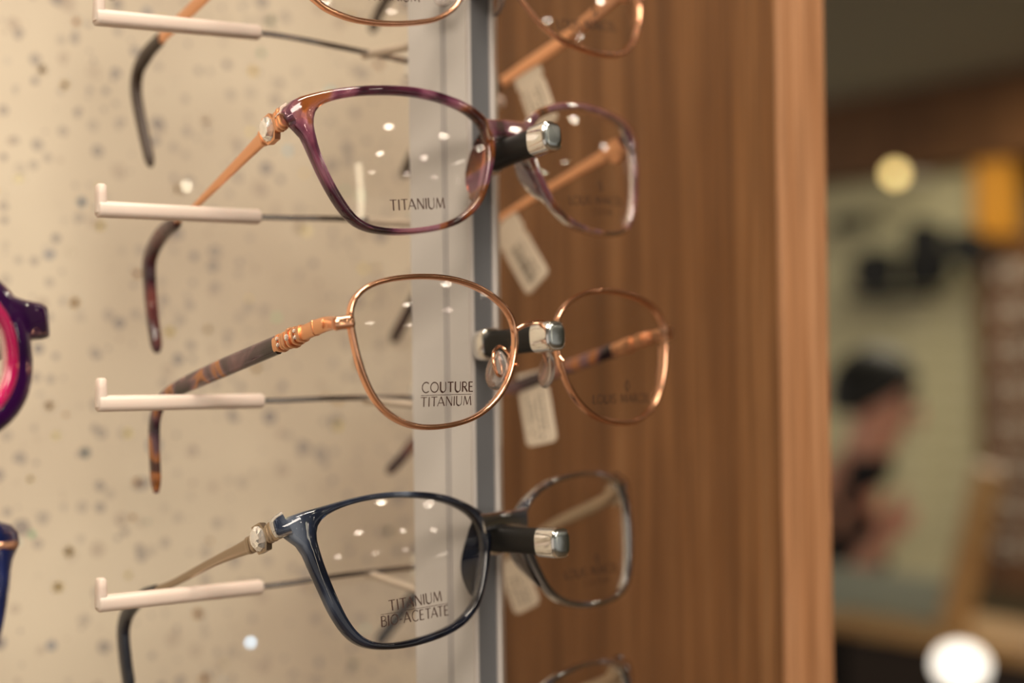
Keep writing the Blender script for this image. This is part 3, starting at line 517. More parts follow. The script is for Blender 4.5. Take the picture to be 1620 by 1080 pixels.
# ---- two pairs on the neighbouring rail at the left edge
def oval(cx, cy, a, b, e, n=88):
    return [[cx+a*math.copysign(abs(math.cos(t))**e, math.cos(t)), cy+b*math.copysign(abs(math.sin(t))**e, math.sin(t))] for t in np.linspace(0, 2*math.pi, n, endpoint=False)]
def side_pair(mo, mi, tip_px_world, label, metal, yaw=.10, block=False):
    d = dict(DATA['f3']); d['rot'] = [yaw, -.15, 0.0]
    if block: d['inner'] = oval(-38, 4, 27.5, 19, .85); d['outer'] = oval(-38, 4.5, 34.5, 25.5, .85); d['TL'], d['TR'] = [[[p[0]*.995, p[1], p[2]-9.5] for p in d[k]] for k in ('TL', 'TR')]
    Rm = Matrix.Rotation(yaw, 4, 'Z') @ Matrix.Rotation(-.15, 4, 'X')
    lo = Vector((77.0*mm, (77.**2/(2*d['R']*1000))*mm, (12.5 if block else 19.5)*mm)); d['P'] = list(Vector(tip_px_world)-(Rm.to_3x3() @ lo))
    g = Glasses('eyeglasses', d, label); fr = g.acetate_front(mo, (17.9, 12.6, 9.8), th=4.6, wrap=7)
    if block:
        for sg in (-1, 1):
            mb = MB(); sweep(mb, [g.pt(u*sg, g.w(u, 12)+dw, 12.4) for u, dw in ((66, 0), (70, .2), (75.5, .6), (77.4, .9))], [(13*mm, 4.6*mm), (10.8*mm, 4.6*mm), (9.6*mm, 4.6*mm), (8.4*mm, 3.6*mm)], side=(0, 1, 0), kind='rect', n=18); mb.build('endpiece', mo, g.root, smooth=50)
    if mi:   # coloured inner face of the rim
        q = np.array(d['inner']); mb = MB(); c_ = q.mean(0)
        for sg in (1, -1): sweep(mb, [g.pt(u*sg, g.w(u, v)+.1, v) for u, v in [c_+(p-c_)*1.03 for p in q]], (3.4*mm, 5.0*mm), side=(0, 1, 0), kind='soft', closed=True)
        o = mb.build('rim_lining', mi, g.root, smooth=60); o['label'] = 'magenta inner rim'
    g.lens(-1, None, 0); g.lens(1, None, 0)
    t_, T = g.temple('TR', metal, [(.1, 7, 4), (1, 6, 3), (2, 5, 2.6), (4, 3.5, 2)], .1, 3.8, M['acetate_navy_tip'], [(3.7, 4, 3), (8, 5, 3)])
    g.temple('TL', metal, [(.1, 7, 4), (1, 6, 3), (2, 5, 2.6), (4, 3.5, 2)], .1, 3.6, M['acetate_navy_tip'], [(3.5, 4, 3), (8, 5, 3)])
    return g
GL1 = side_pair(M['acetate_magenta'], M['acetate_pink'], (-.1433, .022, 1.4607), 'dark purple eyeglasses with magenta inner rim at left edge of the picture', M['acetate_magenta'], block=True)
GL2 = side_pair(M['acetate_darkblue'], None, (-.1490, .022, 1.4040), 'dark blue eyeglasses with metal stud at left edge, below the purple pair', M['acetate_darkblue'])
mb = MB(); T0 = (77.*mm, 0, 0)
c = GL2.pt(70.9, GL2.w(71.5, 0)-1.1, 19.8)
sweep(mb, [(c[0]-.0035, c[1]-.0002, c[2]), (c[0]-.003, c[1], c[2]), (c[0]+.003, c[1]+.0006, c[2]), (c[0]+.0035, c[1]+.0008, c[2])], [(.001, .001), (.002, .0016), (.002, .0016), (.001, .001)], side=(0, 1, 0), kind='soft')
mb.build('metal_stud', M['rose_gold'], GL2.root)

# ------------------------------------------------------------------ display rail: aluminium channel with two slanted frosted wings
def rail(x0, label):
    r = empty('display_rail', loc=(x0, .04, 0)); tag(r, label, 'display rail')
    z0, z1 = .9, 2.05; y = lambda v: v-.04
    mb = MB(); mb.box((-.0038, y(.0262), z0), (.0038, y(.0600), z1)); mb.build('channel', M['alu'], r, smooth=0)
    mb = MB(); mb.box((-.0052, y(.0254), z0), (-.0038, y(.030), z1)); mb.box((.0038, y(.0254), z0), (.0055, y(.030), z1)); mb.build('channel_lip', M['alu_edge'], r, smooth=0)
    for sg in (-1, 1):
        mb = MB(); a = np.array([sg*.0050, y(.0262)]); b = np.array([sg*.0180, y(.0400)]); n_ = np.array([(b-a)[1], -(b-a)[0]]); n_ = -n_/np.linalg.norm(n_)*sg*.0016 if sg < 0 else n_/np.linalg.norm(n_)*.0016
        n_ = np.array([-sg*abs(n_[0]), abs(n_[1])])
        def seg(t0, t1, dep, mi):
            p, q = a+(b-a)*t0, a+(b-a)*t1
            vs = []
            for z in (z0, z1):
                for w_ in (p+n_*dep, q+n_*dep, q+n_, p+n_): vs.append((w_[0], w_[1], z))
            f = [(0, 1, 2, 3), (7, 6, 5, 4), (0, 4, 5, 1), (1, 5, 6, 2), (2, 6, 7, 3), (3, 7, 4, 0)]; mb.add(vs, f, mi)
        for t0, t1, dep, mi in ((0, .36, 0, 0), (.36, .385, .35, 1), (.385, .415, .05, 0), (.415, .44, .35, 1), (.44, 1, 0, 0)): seg(t0, t1, dep, mi)
        mb.build('diffuser_wing', [M['diffuser'], M['groove']], r, smooth=0)
    return r
rail(0, 'tall aluminium display rail with pale frosted wings holding four pairs of eyeglasses')
# ------------------------------------------------------------------ holders: padded nose rest with chrome cap, side arms with silicone sleeves
def holder(base, cap, arm, braceA, braceB, label, x_hub=.004, tab=True):
    base = np.array(base, float); cap = np.array(cap, float)
    r = empty('eyewear_holder', loc=tuple(base)); tag(r, label, 'eyewear holder', None)
    ax = (cap-base); Lh = np.linalg.norm(ax); ax /= Lh; loc = lambda p: tuple(np.array(p)-base)
    mb = MB(); sweep(mb, [loc(base+ax*t) for t in (-.0005, .0002, .0048, .0054)], [(.0098, .0078), (.0106, .0086), (.0106, .0086), (.0096, .0078)], side=(1, 0, 0), kind='soft', n=24); mb.build('collar', M['chrome'], r, smooth=50)
    mb = MB(); sweep(mb, [loc(base+ax*t) for t in (.005, .007, .012, .018, Lh-.0080)], [(.0086, .0068), (.0088, .007), (.0082, .0066), (.0080, .0064), (.0080, .0064)], side=(1, 0, 0), kind='soft', n=20); mb.build('rubber_rest', M['rubber'], r, smooth=60)
    mb = MB(); sweep(mb, [loc(base+ax*t) for t in (Lh-.0088, Lh-.0084, Lh-.0012, Lh-.0004, Lh)], [(.0086, .0070), (.0092, .0076), (.0092, .0076), (.0088, .0072), (.0078, .0062)], side=(1, 0, 0), kind='soft', n=28)
    cp = mb.build('end_cap', M['chrome'], r, smooth=30)
    mb = MB(); sweep(mb, [loc(base+ax*t) for t in (Lh-.0002, Lh+.0001, Lh+.00045, Lh+.0006)], [(.0076, .0060), (.0076, .0060), (.0066, .0052), (.0045, .0036)], side=(1, 0, 0), kind='soft', n=28)
    mb.build('cap_face', M['cap_face'], cp, smooth=60)
    # left arm
    A = [np.array(p, float) for p in arm]   # sleeve far end, sleeve near end, hub
    mb = MB(); P = [catmull([A[0], A[1], (A[1]+A[2])/2+np.array([0, 0, .0004]), A[2]], t) for t in np.linspace(.1, 3, 24)]
    sweep(mb, [loc(p) for p in P], (.0020, .0020), side=(0, 1, 0), kind='round', n=12)
    mb.box(loc((x_hub-.0005, .0600, A[2][2]-.004)), loc((x_hub+.006, .0745, A[2][2]+.004)))
    arm_o = mb.build('support_arm', M['rod_steel'], r, smooth=60)
    mb = MB(); d_ = A[1]-A[0]
    sweep(mb, [loc(A[0]+d_*t) for t in (0, .01, .5, .985, 1)], [(.0040, .0040), (.0050, .0050), (.0048, .0048), (.0047, .0047), (.0038, .0038)], side=(0, 1, 0), kind='soft', n=16)
    up = A[0]+np.array([.0013, 0, 0])
    sweep(mb, [loc(up+np.array([0, 0, h])) for h in (-.001, .0045, .0070, .0076)], [(.0034, .0040), (.0030, .0040), (.0028, .0038), (.0018, .0026)], side=(0, 1, 0), kind='soft', n=16)
    mb.build('silicone_sleeve', M['silicone'], arm_o, smooth=50)
    if braceA is not None:  # added cream brace, made up for a pale bar beside the rod
        mb = MB(); a, b = np.array(braceA), np.array(braceB); e = b+(b-a)*.12
        sweep(mb, [loc(a+(e-a)*t) for t in (0, .04, .9, 1)], [(.0012, .0012), (.0028, .0028), (.0028, .0028), (.002, .002)], side=(1, 0, 0), kind='round', n=12); mb.build('support_arm', M['cream'], r, smooth=60)
    # right arm, swept back behind the rail
    mb = MB(); h = A[2]; e = np.array([.074, .1125, A[0][2]-.001+.0]); s0 = np.array([.036, .0885, h[2]])
    sweep(mb, [loc(p) for p in (h, s0, e)], (.0020, .0020), kind='round', n=12); ao = mb.build('support_arm', M['rod_steel'], r, smooth=60)
    mb = MB(); sweep(mb, [loc(s0), loc(e)], (.0047, .0047), kind='soft', n=14); mb.build('silicone_sleeve', M['silicone'], ao, smooth=50)
    return r
H = [
 holder((0, .0245, 1.5700), (-.0015, -.0125, 1.5730), [(-.1099, .07, 1.5527), (-.0553, .07, 1.5551), (.004, .07, 1.5525)], (-.0136, .075, 1.5536), (-.0125, .045, 1.5518), 'topmost holder arm with long pink sleeve, beneath the square rose gold pair'),
 holder((.0002, .0245, 1.5127), (-.0020, -.0128, 1.5157), [(-.1099, .07, 1.4955), (-.0561, .07, 1.4958), (.004, .07, 1.4968)], (-.0145, .075, 1.4970), (-.0132, .045, 1.4939), 'holder with chrome cap through the bridge of the plum acetate pair'),
 holder((-.0010, .0245, 1.4535), (-.0026, -.0138, 1.4560), [(-.1105, .07, 1.4377), (-.0558, .07, 1.4369), (.004, .07, 1.4362)], (-.0147, .075, 1.4357), (-.0142, .045, 1.4348), 'holder with chrome cap at the bridge of the rose gold wire pair'),
 holder((-.0010, .0245, 1.3925), (-.0012, -.0132, 1.3942), [(-.1112, .07, 1.3785), (-.0570, .07, 1.3776), (.004, .07, 1.3778)], (-.0153, .075, 1.3773), (-.0151, .045, 1.3753), 'holder with chrome cap under the bridge of the smoky blue pair'),
]
# ------------------------------------------------------------------ price tags hooked over the right temples
def price_tag(P, label, marks, th=.0007):
    """P: six world points: band left-top, band right-top, neck right, body lower right, lower left, neck left"""
    P = [np.array(p, float) for p in P]; o = sum(P)/6
    dn = ((P[3]+P[4])/2-(P[2]+P[5])/2); dn /= np.linalg.norm(dn); ac = P[2]-P[5]; ac -= dn*(ac@dn); Wd = np.linalg.norm(ac); ac /= Wd; nr = np.cross(ac, dn)
    c0 = (P[2]+P[5])/2; Lb = ((P[3]+P[4])/2-c0)@dn; hb = Wd/2*1.08
    r = 2.2*mm; pts = []
    def q(a, d): return (a, d)
    top = -((P[0]+P[1])/2-c0)@dn; bw = np.linalg.norm(P[1]-P[0])/2
    outl = [(-bw, -top), (bw, -top), (bw, -top*.12), (hb*.86, 0), (hb, .001), (hb, Lb-r)]+[(hb-r+r*math.cos(a), Lb-r+r*math.sin(a)) for a in np.linspace(.3, 1.57, 5)]+[(-(hb-r)-r*math.sin(a-0), Lb-r+r*math.cos(a)) for a in np.linspace(.0, 1.27, 5)]+[(-hb, Lb-r), (-hb, .001), (-hb*.86, 0), (-bw, -top*.12)]
    root = empty('price_tag', loc=tuple(o)); tag(root, label, 'price tag', None)
    f = lambda a, d, n_: tuple(c0+ac*a+dn*d+nr*n_-o)
    mb = MB(); n = len(outl); vs = [f(a, d, -th/2) for a, d in outl]+[f(a, d, th/2) for a, d in outl]
    mb.add(vs, [tuple(range(n)), tuple(range(2*n-1, n-1, -1))]+[(k, n+k, n+(k+1) % n, (k+1) % n) for k in range(n)])
    mb.build('tag_body', M['tag'], root, smooth=0)
    mb = MB(); rnd = random.Random(len(label))
    for sd in (-1, 1):
        e = sd*(th/2+.00004)
        if marks == 'barcode':
            d = Lb*.12
            while d < Lb*.86:
                w_ = rnd.choice((.0003, .0005, .0008)); w_ = .0016 if .5 < d/Lb < .56 else w_
                mb.add([f(-hb*.55, d, e), f(hb*.15, d, e), f(hb*.15, d+w_, e), f(-hb*.55, d+w_, e)], [(0, 1, 2, 3)])
                if rnd.random() < .6: mb.add([f(hb*.28, d, e), f(hb*.5, d, e), f(hb*.5, d+w_*.8, e), f(hb*.28, d+w_*.8, e)], [(0, 1, 2, 3)])
                d += w_+rnd.choice((.0004, .0006, .0009))
        else:
            for row in (-.6, -.25, .1, .42):
                d = Lb*.08
                while d < Lb*.86:
                    l_ = rnd.uniform(.0005, .0014)
                    if rnd.random() < .75: mb.add([f(hb*row, d, e), f(hb*(row+.13), d, e), f(hb*(row+.13), d+l_, e), f(hb*row, d+l_, e)], [(0, 1, 2, 3)])
                    d += l_+.0005
    mb.build('tag_print', M['ink'], root, smooth=0)
    return root
price_tag([[.0572, .0847, 1.5578], [.0587, .0712, 1.5599], [.0593, .0658, 1.5513], [.0601, .0581, 1.5359], [.0587, .0711, 1.5317], [.0579, .0784, 1.5504]], 'topmost white price tag, on copper temple of the square rose gold pair', 'text')
price_tag([[.0601, .1009, 1.4981], [.0617, .0881, 1.5049], [.0624, .0825, 1.4975], [.0639, .0701, 1.4794], [.0626, .0806, 1.4744], [.0610, .0935, 1.4910]], 'white price tag with black barcode on the thin copper temple of the plum pair', 'barcode')
price_tag([[.0502, .0748, 1.4424], [.0529, .0622, 1.4456], [.0535, .0591, 1.4387], [.0541, .0563, 1.4199], [.0518, .0673, 1.4161], [.0508, .0719, 1.4373]], 'white price tag with rows of small print on the wire pair, nearly upright', 'text')
price_tag([[.0573, .0962, 1.3686], [.0593, .0869, 1.3761], [.0605, .0815, 1.3699], [.0619, .0749, 1.3575], [.0592, .0873, 1.3521], [.0581, .0926, 1.3653]], 'blurred white price tag half behind the smoky blue pair, lowest of the tags', 'text')

# ------------------------------------------------------------------ the display cabinet: speckled back, oak side
def struct(name, mb, m_, **kw):
    o = mb.build(name, m_, None, **kw); o['kind'] = 'structure'; return o
mb = MB(); mb.box((-1.6, .215, 0), (.128, .235, 2.45)); struct('wall_back', mb, M['speckle'], smooth=0)
mb = MB(); mb.box((.128, .0150, 0), (.1535, .235, 2.45)); o = struct('wall_right', mb, M['oak'], smooth=0)
mb = MB(); mb.box((.1280, .0125, 0), (.1537, .0150, 2.45)); struct('trim_1', mb, M['oak_edge'], smooth=0, bevel=.0004)
# ------------------------------------------------------------------ room: floor, ceiling, spots, a window and a lit column behind the camera
mt_ceil = mat('ceiling paint', (.34, .34, .29), .8); mt_floor = mat('floor', (.25, .18, .12), .5); mt_wall = mat('wall paint', (.45, .40, .32), .8)
mb = MB(); mb.box((-5, -6, CEIL), (6.5, 5.5, CEIL+.1)); struct('ceiling', mb, mt_ceil, smooth=0)
mb = MB(); mb.box((-5, -6, -.1), (6.5, 5.5, 0)); struct('floor', mb, mt_floor, smooth=0)
emit = lambda name, c, s: mat(name, (.8, .8, .8), .5, **{'Emission Color': (*c, 1), 'Emission Strength': s})
M['lamp_glow'] = emit('lamp glow', (1, .86, .68), 75)
M['lamp_trim'] = mat('lamp trim', (.8, .78, .72), .4)
def spot(x, y, i):
    r = empty('ceiling_spotlight', loc=(x, y, CEIL)); tag(r, 'round recessed ceiling spotlight behind the camera', 'ceiling light', 'recessed ceiling spotlights')
    mb = MB(); n = 28; vs = [(math.cos(2*math.pi*k/n)*a, math.sin(2*math.pi*k/n)*a, h) for a, h in ((.056, 0), (.056, -.006), (.034, -.008), (.032, 0)) for k in range(n)]
    mb.add(vs, [(j*n+k, j*n+(k+1) % n, (j+1)*n+(k+1) % n, (j+1)*n+k) for j in range(3) for k in range(n)]); mb.build('lamp_ring', M['lamp_trim'], r)
    mb = MB(); mb.add([(math.cos(2*math.pi*k/n)*.033, math.sin(2*math.pi*k/n)*.033, -.0015) for k in range(n)], [tuple(range(n))[::-1]]); mb.build('lamp_disc', M['lamp_glow'], r, smooth=0)
    return r
first = None
for i, (x, y) in enumerate([(x, y) for y in (-1.35, -2.05, -2.95) for x in (-1.1, -.3, .4, 1.0, 1.6, 2.2)]+[(.15, -.62), (-.75, -.62), (1.6, -.45), (2.45, -.28)]):
    if first is None: first = spot(x, y, i)
    else: c = copy_tree(first); c.location = (x, y, CEIL)
# added unseen area lights for display and shop, then window and strip
area_light('added_fill_light', (-.9, -1.1, CEIL-.02), 1.2, 34, (1, .88, .74), 'RECTANGLE', .6)  # soft fill added left of the camera, no real ceiling panel
area_light('shop_fill_light', (3.3, 1.9, CEIL-.03), 1.2, 30, (1, .88, .66), 'RECTANGLE', .8)  # added to brighten the shop beyond the oak side
area_light('display_key_light', (-.1, -.35, 2.40), .5, 11, (1, .86, .70), 'RECTANGLE', .12)  # added key light above the display front
mb = MB(); mb.box((5.6, -3.1, 1.95), (5.62, -2.55, 2.35)); o = struct('window_1', mb, emit('window daylight', (.55, .85, 1), 12), smooth=0)
mb = MB(); mb.box((.12, -2.45, 1.45), (.20, -2.40, 2.43)); o = tag(mb.build('light_column', emit('warm strip', (1, .86, .62), 7), None, smooth=0), 'lit vertical warm light strip behind the camera', 'light strip')

# ------------------------------------------------------------------ blurred shop beyond the oak side
def at(px, py, d):
    v = _F+_R*((px-810)/2250.)+_U*((540-py)/2250.); return CAM+v*d
WX = 4.5
mt_board = mat('olive display board', (.66, .62, .40), .6)
mb = MB(); mb.box((WX, -6, 0), (WX+.1, 5.5, CEIL)); struct('wall_far', mb, mat('far wall', (.20, .17, .10), .8), smooth=0)
M['oak_dark'] = wood('dark oak', [(.3, (.10, .042, .014)), (.5, (.16, .07, .024)), (.7, (.24, .11, .04))], (6, 6, 1.5))
M['oak_gold'] = mat('golden wood', (.80, .36, .04), .5)
mb = MB(); mb.box((WX-.25, 1.2, 2.14), (WX, 4.6, CEIL)); tag(mb.build('bulkhead_beam', M['oak_dark'], None, smooth=0), 'dark wooden bulkhead beam under the far ceiling', 'beam')
def wx(px, py, X):      # where the sight line through a pixel meets the plane x = X
    a = at(px, py, 1.0)-CAM; return CAM+a*((X-CAM.x)/a.x)
def slab(name, px0, py0, px1, py1, X, depth, m_, label, cat, **kw):
    a = wx(px0, (py0+py1)/2, X); b = wx(px1, (py0+py1)/2, X); zt = wx((px0+px1)/2, py0, X).z; zb = wx((px0+px1)/2, py1, X).z
    mb = MB(); mb.box((X, min(a.y, b.y), zb), (X+depth, max(a.y, b.y), zt)); o = mb.build(name, m_, None, smooth=0, **kw)
    if label: tag(o, label, cat)
    return o
slab('display_board', 1290, 282, 1545, 905, 4.35, .05, mt_board, 'tall pale olive display board on the far wall', 'display board')
slab('wooden_post', 1541, 225, 1598, 372, 4.28, .06, M['oak_gold'], 'short bright amber wood panel high at right', 'wood panel')
slab('display_cabinet', 1550, 372, 1640, 935, 4.2, .14, M['oak_dark'], 'brown wooden cabinet at the right edge with pale frames', 'cabinet')
# lamp
p = wx(1416, 275, 4.1); r = empty('wall_lamp', loc=p); tag(r, 'small glowing round yellow lamp below the wooden beam', 'lamp')
def ball(c, rad, m_, name, parent=None, sc=(1, 1, 1), n=20, rot=None):
    mb = MB(); vs = []; c = np.array(c)
    for i in range(n+1):
        for k in range(n):
            a, b = math.pi*i/n, 2*math.pi*k/n; vs.append(c+rad*np.array([sc[0]*math.sin(a)*math.cos(b), sc[1]*math.sin(a)*math.sin(b), sc[2]*math.cos(a)]))
    mb.add(vs, [(i*n+k, i*n+(k+1) % n, (i+1)*n+(k+1) % n, (i+1)*n+k) for i in range(n) for k in range(n)]); return mb.build(name, m_, parent, smooth=80)
ball((0, 0, 0), .028, emit('yellow bulb', (1, .70, .22), 3.2), 'bulb', r)
mb = MB(); tube(mb, (.02, 0, 0), (.25, 0, 0), .012); mb.build('lamp_arm', M['lamp_trim'], r)
# rows of pale frames on the olive board
M['frame_pale'] = mat('pale frames', (.85, .80, .60), .4); M['frame_dark'] = mat('dark frames', (.006, .006, .006), .6)
def tiny_glasses(loc, m_, s=1.0):
    mb = MB()
    for sg in (-1, 1):
        sweep(mb, [(-.012, sg*.034*s+math.cos(t)*.028*s, math.sin(t)*.021*s) for t in np.linspace(0, 2*math.pi, 20, endpoint=False)], (.006*s, .006*s), side=(1, 0, 0), closed=True, n=8)
        tube(mb, (-.01, sg*.064*s, .008), (.10, sg*.064*s, .006), .003, n=8)
    tube(mb, (-.012, -.008*s, .004), (-.012, .008*s, .004), .003, n=8)
    o = mb.build('eyeglasses', m_, None, smooth=60); o.location = loc; return o
base = None
rows = [(px, py) for px in (1455, 1518) for py in range(480, 830, 34)]
for i, (px, py) in enumerate(rows):
    l = wx(px, py, 4.26)
    if base is None: base = tiny_glasses(l, M['frame_pale'], .85); o = base
    else: o = base.copy(); COL.objects.link(o); o.location = l
    tag(o, 'blurred pale eyeglasses in the rows on the olive display board', 'eyeglasses', 'pale eyeglasses on the olive board')
base = None
for i, (px, py) in enumerate([(1612, y) for y in range(430, 900, 62)]):
    l = wx(px, py, 4.105)
    o = base.copy() if base else None
    if base is None: base = tiny_glasses(l, mat('whitish frames', (.75, .70, .62), .4), 1.3); o = base
    else: COL.objects.link(o); o.location = l
    tag(o, 'blurred whitish eyeglasses stacked down the brown cabinet at the right edge', 'eyeglasses', 'whitish eyeglasses on the right cabinet')
# black sunglasses hanging on the board
def black_pair(px, py, s, label, rz=0, X=4.20):
    l = wx(px, py, X); r = empty('sunglasses', loc=l); r.rotation_euler = (rz, 0, 0); tag(r, label, 'sunglasses')
    for sg in (-1, 1):
        mb = MB(); n = 24; vs = []
        for h in (-.012, .004):
            for k in range(n):
                a = 2*math.pi*k/n; e = .7
                vs.append((h, sg*.038*s+math.copysign(abs(math.cos(a))**e, math.cos(a))*.034*s, math.copysign(abs(math.sin(a))**e, math.sin(a))*.027*s))
        mb.add(vs, [tuple(range(n)), tuple(range(2*n-1, n-1, -1))]+[(k, n+k, n+(k+1) % n, (k+1) % n) for k in range(n)]); mb.build('lens', M['frame_dark'], r, smooth=40)
        mb = MB(); sweep(mb, [(0, sg*.072*s, .01*s), (.09, sg*.072*s, .008), (.13, sg*.07*s, -.02)], (.012*s, .006*s), side=(0, 1, 0), kind='soft'); mb.build('temple', M['frame_dark'], r)
    mb = MB(); sweep(mb, [(-.006, -.01*s, .01*s), (-.01, 0, .014*s), (-.006, .01*s, .01*s)], (.008*s, .008*s), kind='soft'); mb.build('bridge', M['frame_dark'], r)
black_pair(1425, 425, 3.1, 'large black sunglasses hanging left on the far board')
black_pair(1498, 385, 2.4, 'black sunglasses tilted high beside the amber wood panel', .25, 4.08)
black_pair(1345, 352, 1.2, 'small dark sunglasses just right of the oak edge', 0, 4.225)
slab('display_shelf', 1340, 462, 1440, 474, 4.2, .15, M['frame_dark'], 'thin black shelf below the large black sunglasses', 'shelf')

# ------------------------------------------------------------------ counter, papers, lamp
X0 = 2.0
def hslab(name, px0, px1, py_top, py_bot, X, depth, m_, label, cat): return slab(name, px0, py_top, px1, py_bot, X, depth, m_, label, cat)
hslab('glass_screen', 1300, 1502, 905, 980, 2.08, .02, mat('pale green glass', (.50, .56, .46), .2, **{'Transmission Weight': .2}), 'pale green glass screen standing on the wooden counter', 'glass screen')
a = wx(1300, 1000, X0); b = wx(1680, 1000, X0)
zt = wx(1480, 1000, X0).z; r = empty('counter', loc=(X0+.1, (a.y+b.y)/2, 0)); tag(r, 'golden wooden service counter with dark brown body below', 'counter')
hy = abs(a.y-b.y)/2
M['oak_counter'] = wood('golden oak', [(.3, (.50, .26, .09)), (.5, (.62, .36, .14)), (.7, (.74, .47, .21))], (3, 18, 18))
mb = MB(); mb.box((-.1, -hy, zt-.032), (.12, hy, zt)); mb.build('countertop', M['oak_counter'], r, bevel=.004)
mb = MB(); mb.box((-.05, -hy+.02, 0), (.10, hy-.02, zt-.032)); mb.build('counter_body', mat('dark brown body', (.03, .018, .012), .7), r)  # solid body in one even dark brown
# slanted golden upright
p0, p1 = wx(1508, 992, 2.05), wx(1565, 740, 2.05); mb = MB()
tube(mb, tuple(p0), tuple(p1), .024, 'rect', side=(1, 0, 0)); tag(mb.build('easel_leg', M['oak_counter'], None), 'slanted golden wooden upright standing on the counter', 'stand')
# shaded lamp
p = wx(1520, 1052, 1.85); r = empty('lamp_globe', loc=p); tag(r, 'bright white rounded lamp shade in front of the counter', 'lamp')
ball((0, 0, 0), .040, emit('white shade', (1, .90, .76), 2.0), 'lamp_shade', r, (1, 1.15, .9))
mb = MB(); tube(mb, (0, 0, -.03), (0, 0, -p.z), .008); mb.build('lamp_stem', M['lamp_trim'], r)

# ------------------------------------------------------------------ person behind the counter, looking down, hand raised to the chin
skin = mat('skin', (.85, .45, .33), .5, **{'Subsurface Weight': .1, 'Subsurface Radius': (.02, .008, .005)}); hairm = mat('black hair', (.008, .008, .007), .6); cloth = mat('black jersey', (.010, .012, .018), .8)
c = at(1392, 655, 3.3); pr = empty('person', loc=(c.x, c.y, 0)); tag(pr, 'person with black hair and black top behind the counter, hand raised', 'person')
fd = _R*.86-_F*.5; pr.rotation_euler = (0, 0, math.atan2(fd.y, fd.x)+math.pi/2)    # local -y: seen from the side, facing right
hz = c.z
def body(vs, es, rad, name, m_, parent, lv=2):
    me = bpy.data.meshes.new(name); me.from_pydata(vs, es, []); ob = bpy.data.objects.new(name, me); COL.objects.link(ob); ob.parent = parent
    me.materials.append(m_); sk = ob.modifiers.new('skin', 'SKIN'); sk.use_smooth_shade = True
    sv = me.skin_vertices[0].data
    for k, r_ in enumerate(rad): sv[k].radius = (r_, r_) if isinstance(r_, (int, float)) else r_
    sv[0].use_root = True
    sb = ob.modifiers.new('sub', 'SUBSURF'); sb.levels = lv; sb.render_levels = lv; return ob
# one continuous body: pelvis, spine, neck, head, two arms with palms and fingers, two legs
V = [(0, .16, hz-.62), (0, .15, hz-.42), (0, .13, hz-.25), (0, .05, hz-.13), (0, .01, hz-.05), (0, -.01, hz+.03), (0, -.005, hz+.09)]
Rr = [.11, .10, (.13, .09), .05, .062, .076, .06]
Ed = [(0, 1), (1, 2), (2, 3), (3, 4), (4, 5), (5, 6)]
def chain(start, pts, rr):
    k = start
    for p, r_ in zip(pts, rr): V.append(p); Rr.append(r_); Ed.append((k, len(V)-1)); k = len(V)-1
    return k
for sg, pts in ((1, [(.16, .13, hz-.20), (.17, .10, hz-.40), (.06, .04, hz-.33), (.03, .01, hz-.27)]), (-1, [(-.16, .13, hz-.20), (-.17, .10, hz-.42), (-.06, .045, hz-.34), (-.03, .012, hz-.30)])):
    k = chain(2, pts, [.06, .045, .03, .034])
    e = np.array(pts[3]); d = e-np.array(pts[2]); d /= np.linalg.norm(d); sd = np.cross(d, (0, -1, 0)); sd /= np.linalg.norm(sd)
    for j, (of, ln) in enumerate(((-.030, .062), (-.010, .075), (.010, .072), (.030, .055))):
        q = e+d*.045+sd*of; q2 = q+d*ln*.5+np.array([0, -.006, 0]); q3 = q2+d*ln*.4+np.array([0, -.016, 0]); chain(k, [tuple(q), tuple(q2), tuple(q3)], [.0105, .0095, .008])
    q = e+sd*.035+d*.005; chain(k, [tuple(q), tuple(q+sd*.02+d*.025), tuple(q+sd*.022+d*.045)], [.012, .010, .009])
for sg in (1, -1): chain(0, [(sg*.09, .15, hz-.74), (sg*.10, .12, hz-1.0 if hz > 1.1 else .3), (sg*.10, .14, .09), (sg*.10, .04, .04)], [.09, .06, .04, .035])
body(V, Ed, Rr, 'body', skin, pr)
mb = MB(); n = 20
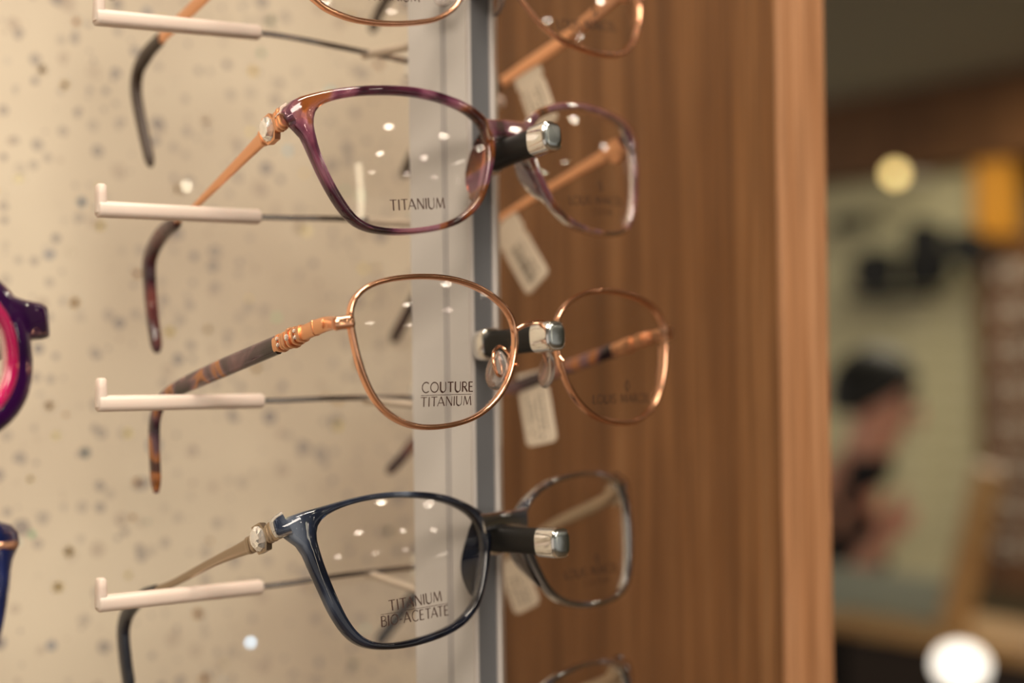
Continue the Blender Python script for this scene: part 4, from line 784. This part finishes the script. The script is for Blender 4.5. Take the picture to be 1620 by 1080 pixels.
def lathe(mb, prof, cx=0, cy=0, n=20):
    vs = [(cx+a*math.cos(2*math.pi*k/n), cy+b*math.sin(2*math.pi*k/n), z) for a, b, z in prof for k in range(n)]
    mb.add(vs, [(j*n+k, j*n+(k+1) % n, (j+1)*n+(k+1) % n, (j+1)*n+k) for j in range(len(prof)-1) for k in range(n)])
vs = []
pf = [(.060, .062, hz-.095, .035), (.085, .085, hz-.14, .06), (.16, .09, hz-.185, .11), (.175, .11, hz-.27, .13), (.15, .115, hz-.42, .15), (.14, .12, hz-.62, .16), (.145, .12, hz-.72, .16)]
vs = [(a*math.cos(2*math.pi*k/n), cy+b_*math.sin(2*math.pi*k/n), z) for a, b_, z, cy in pf for k in range(n)]
mb.add(vs, [(j*n+k, j*n+(k+1) % n, (j+1)*n+(k+1) % n, (j+1)*n+k) for j in range(len(pf)-1) for k in range(n)]); mb.build('shirt', cloth, pr, smooth=80)
for sg in (1, -1):
    mb = MB(); sweep(mb, [(sg*.155, .13, hz-.20), (sg*.17, .10, hz-.41), (sg*.11, .055, hz-.36)], [(.13, .13), (.11, .11), (.085, .085)], kind='round', n=16); mb.build('sleeve', cloth, pr, smooth=70)
mb = MB(); vs = []
for i in range(15):
    for k in range(24):
        a = math.pi*.62*i/14; b_ = 2*math.pi*k/24; fr = max(0, -math.sin(b_)); rr = .094*(1-.12*fr); a2 = a*(1-.35*fr)
        vs.append((rr*math.sin(a2)*math.cos(b_), .012+.108*math.sin(a2)*math.sin(b_), hz+.045+.115*math.cos(a2)))
mb.add(vs, [(i*24+k, i*24+(k+1) % 24, (i+1)*24+(k+1) % 24, (i+1)*24+k) for i in range(14) for k in range(24)]); mb.build('hair', hairm, pr, smooth=80)
for sg in (-1, 1): ball((sg*.030, -.074, hz+.030), .011, hairm, 'eye', pr, n=10)
ball((0, -.088, hz-.002), .014, skin, 'nose', pr, (.8, 1, 1.5), 10); ball((0, -.078, hz-.040), .016, mat('lips', (.42, .12, .10), .5), 'mouth', pr, (1.5, .5, .45), 10)
for sg in (-1, 1): ball((sg*.080, .0, hz+.015), .022, skin, 'ear', pr, (.4, .7, 1.2), 10)
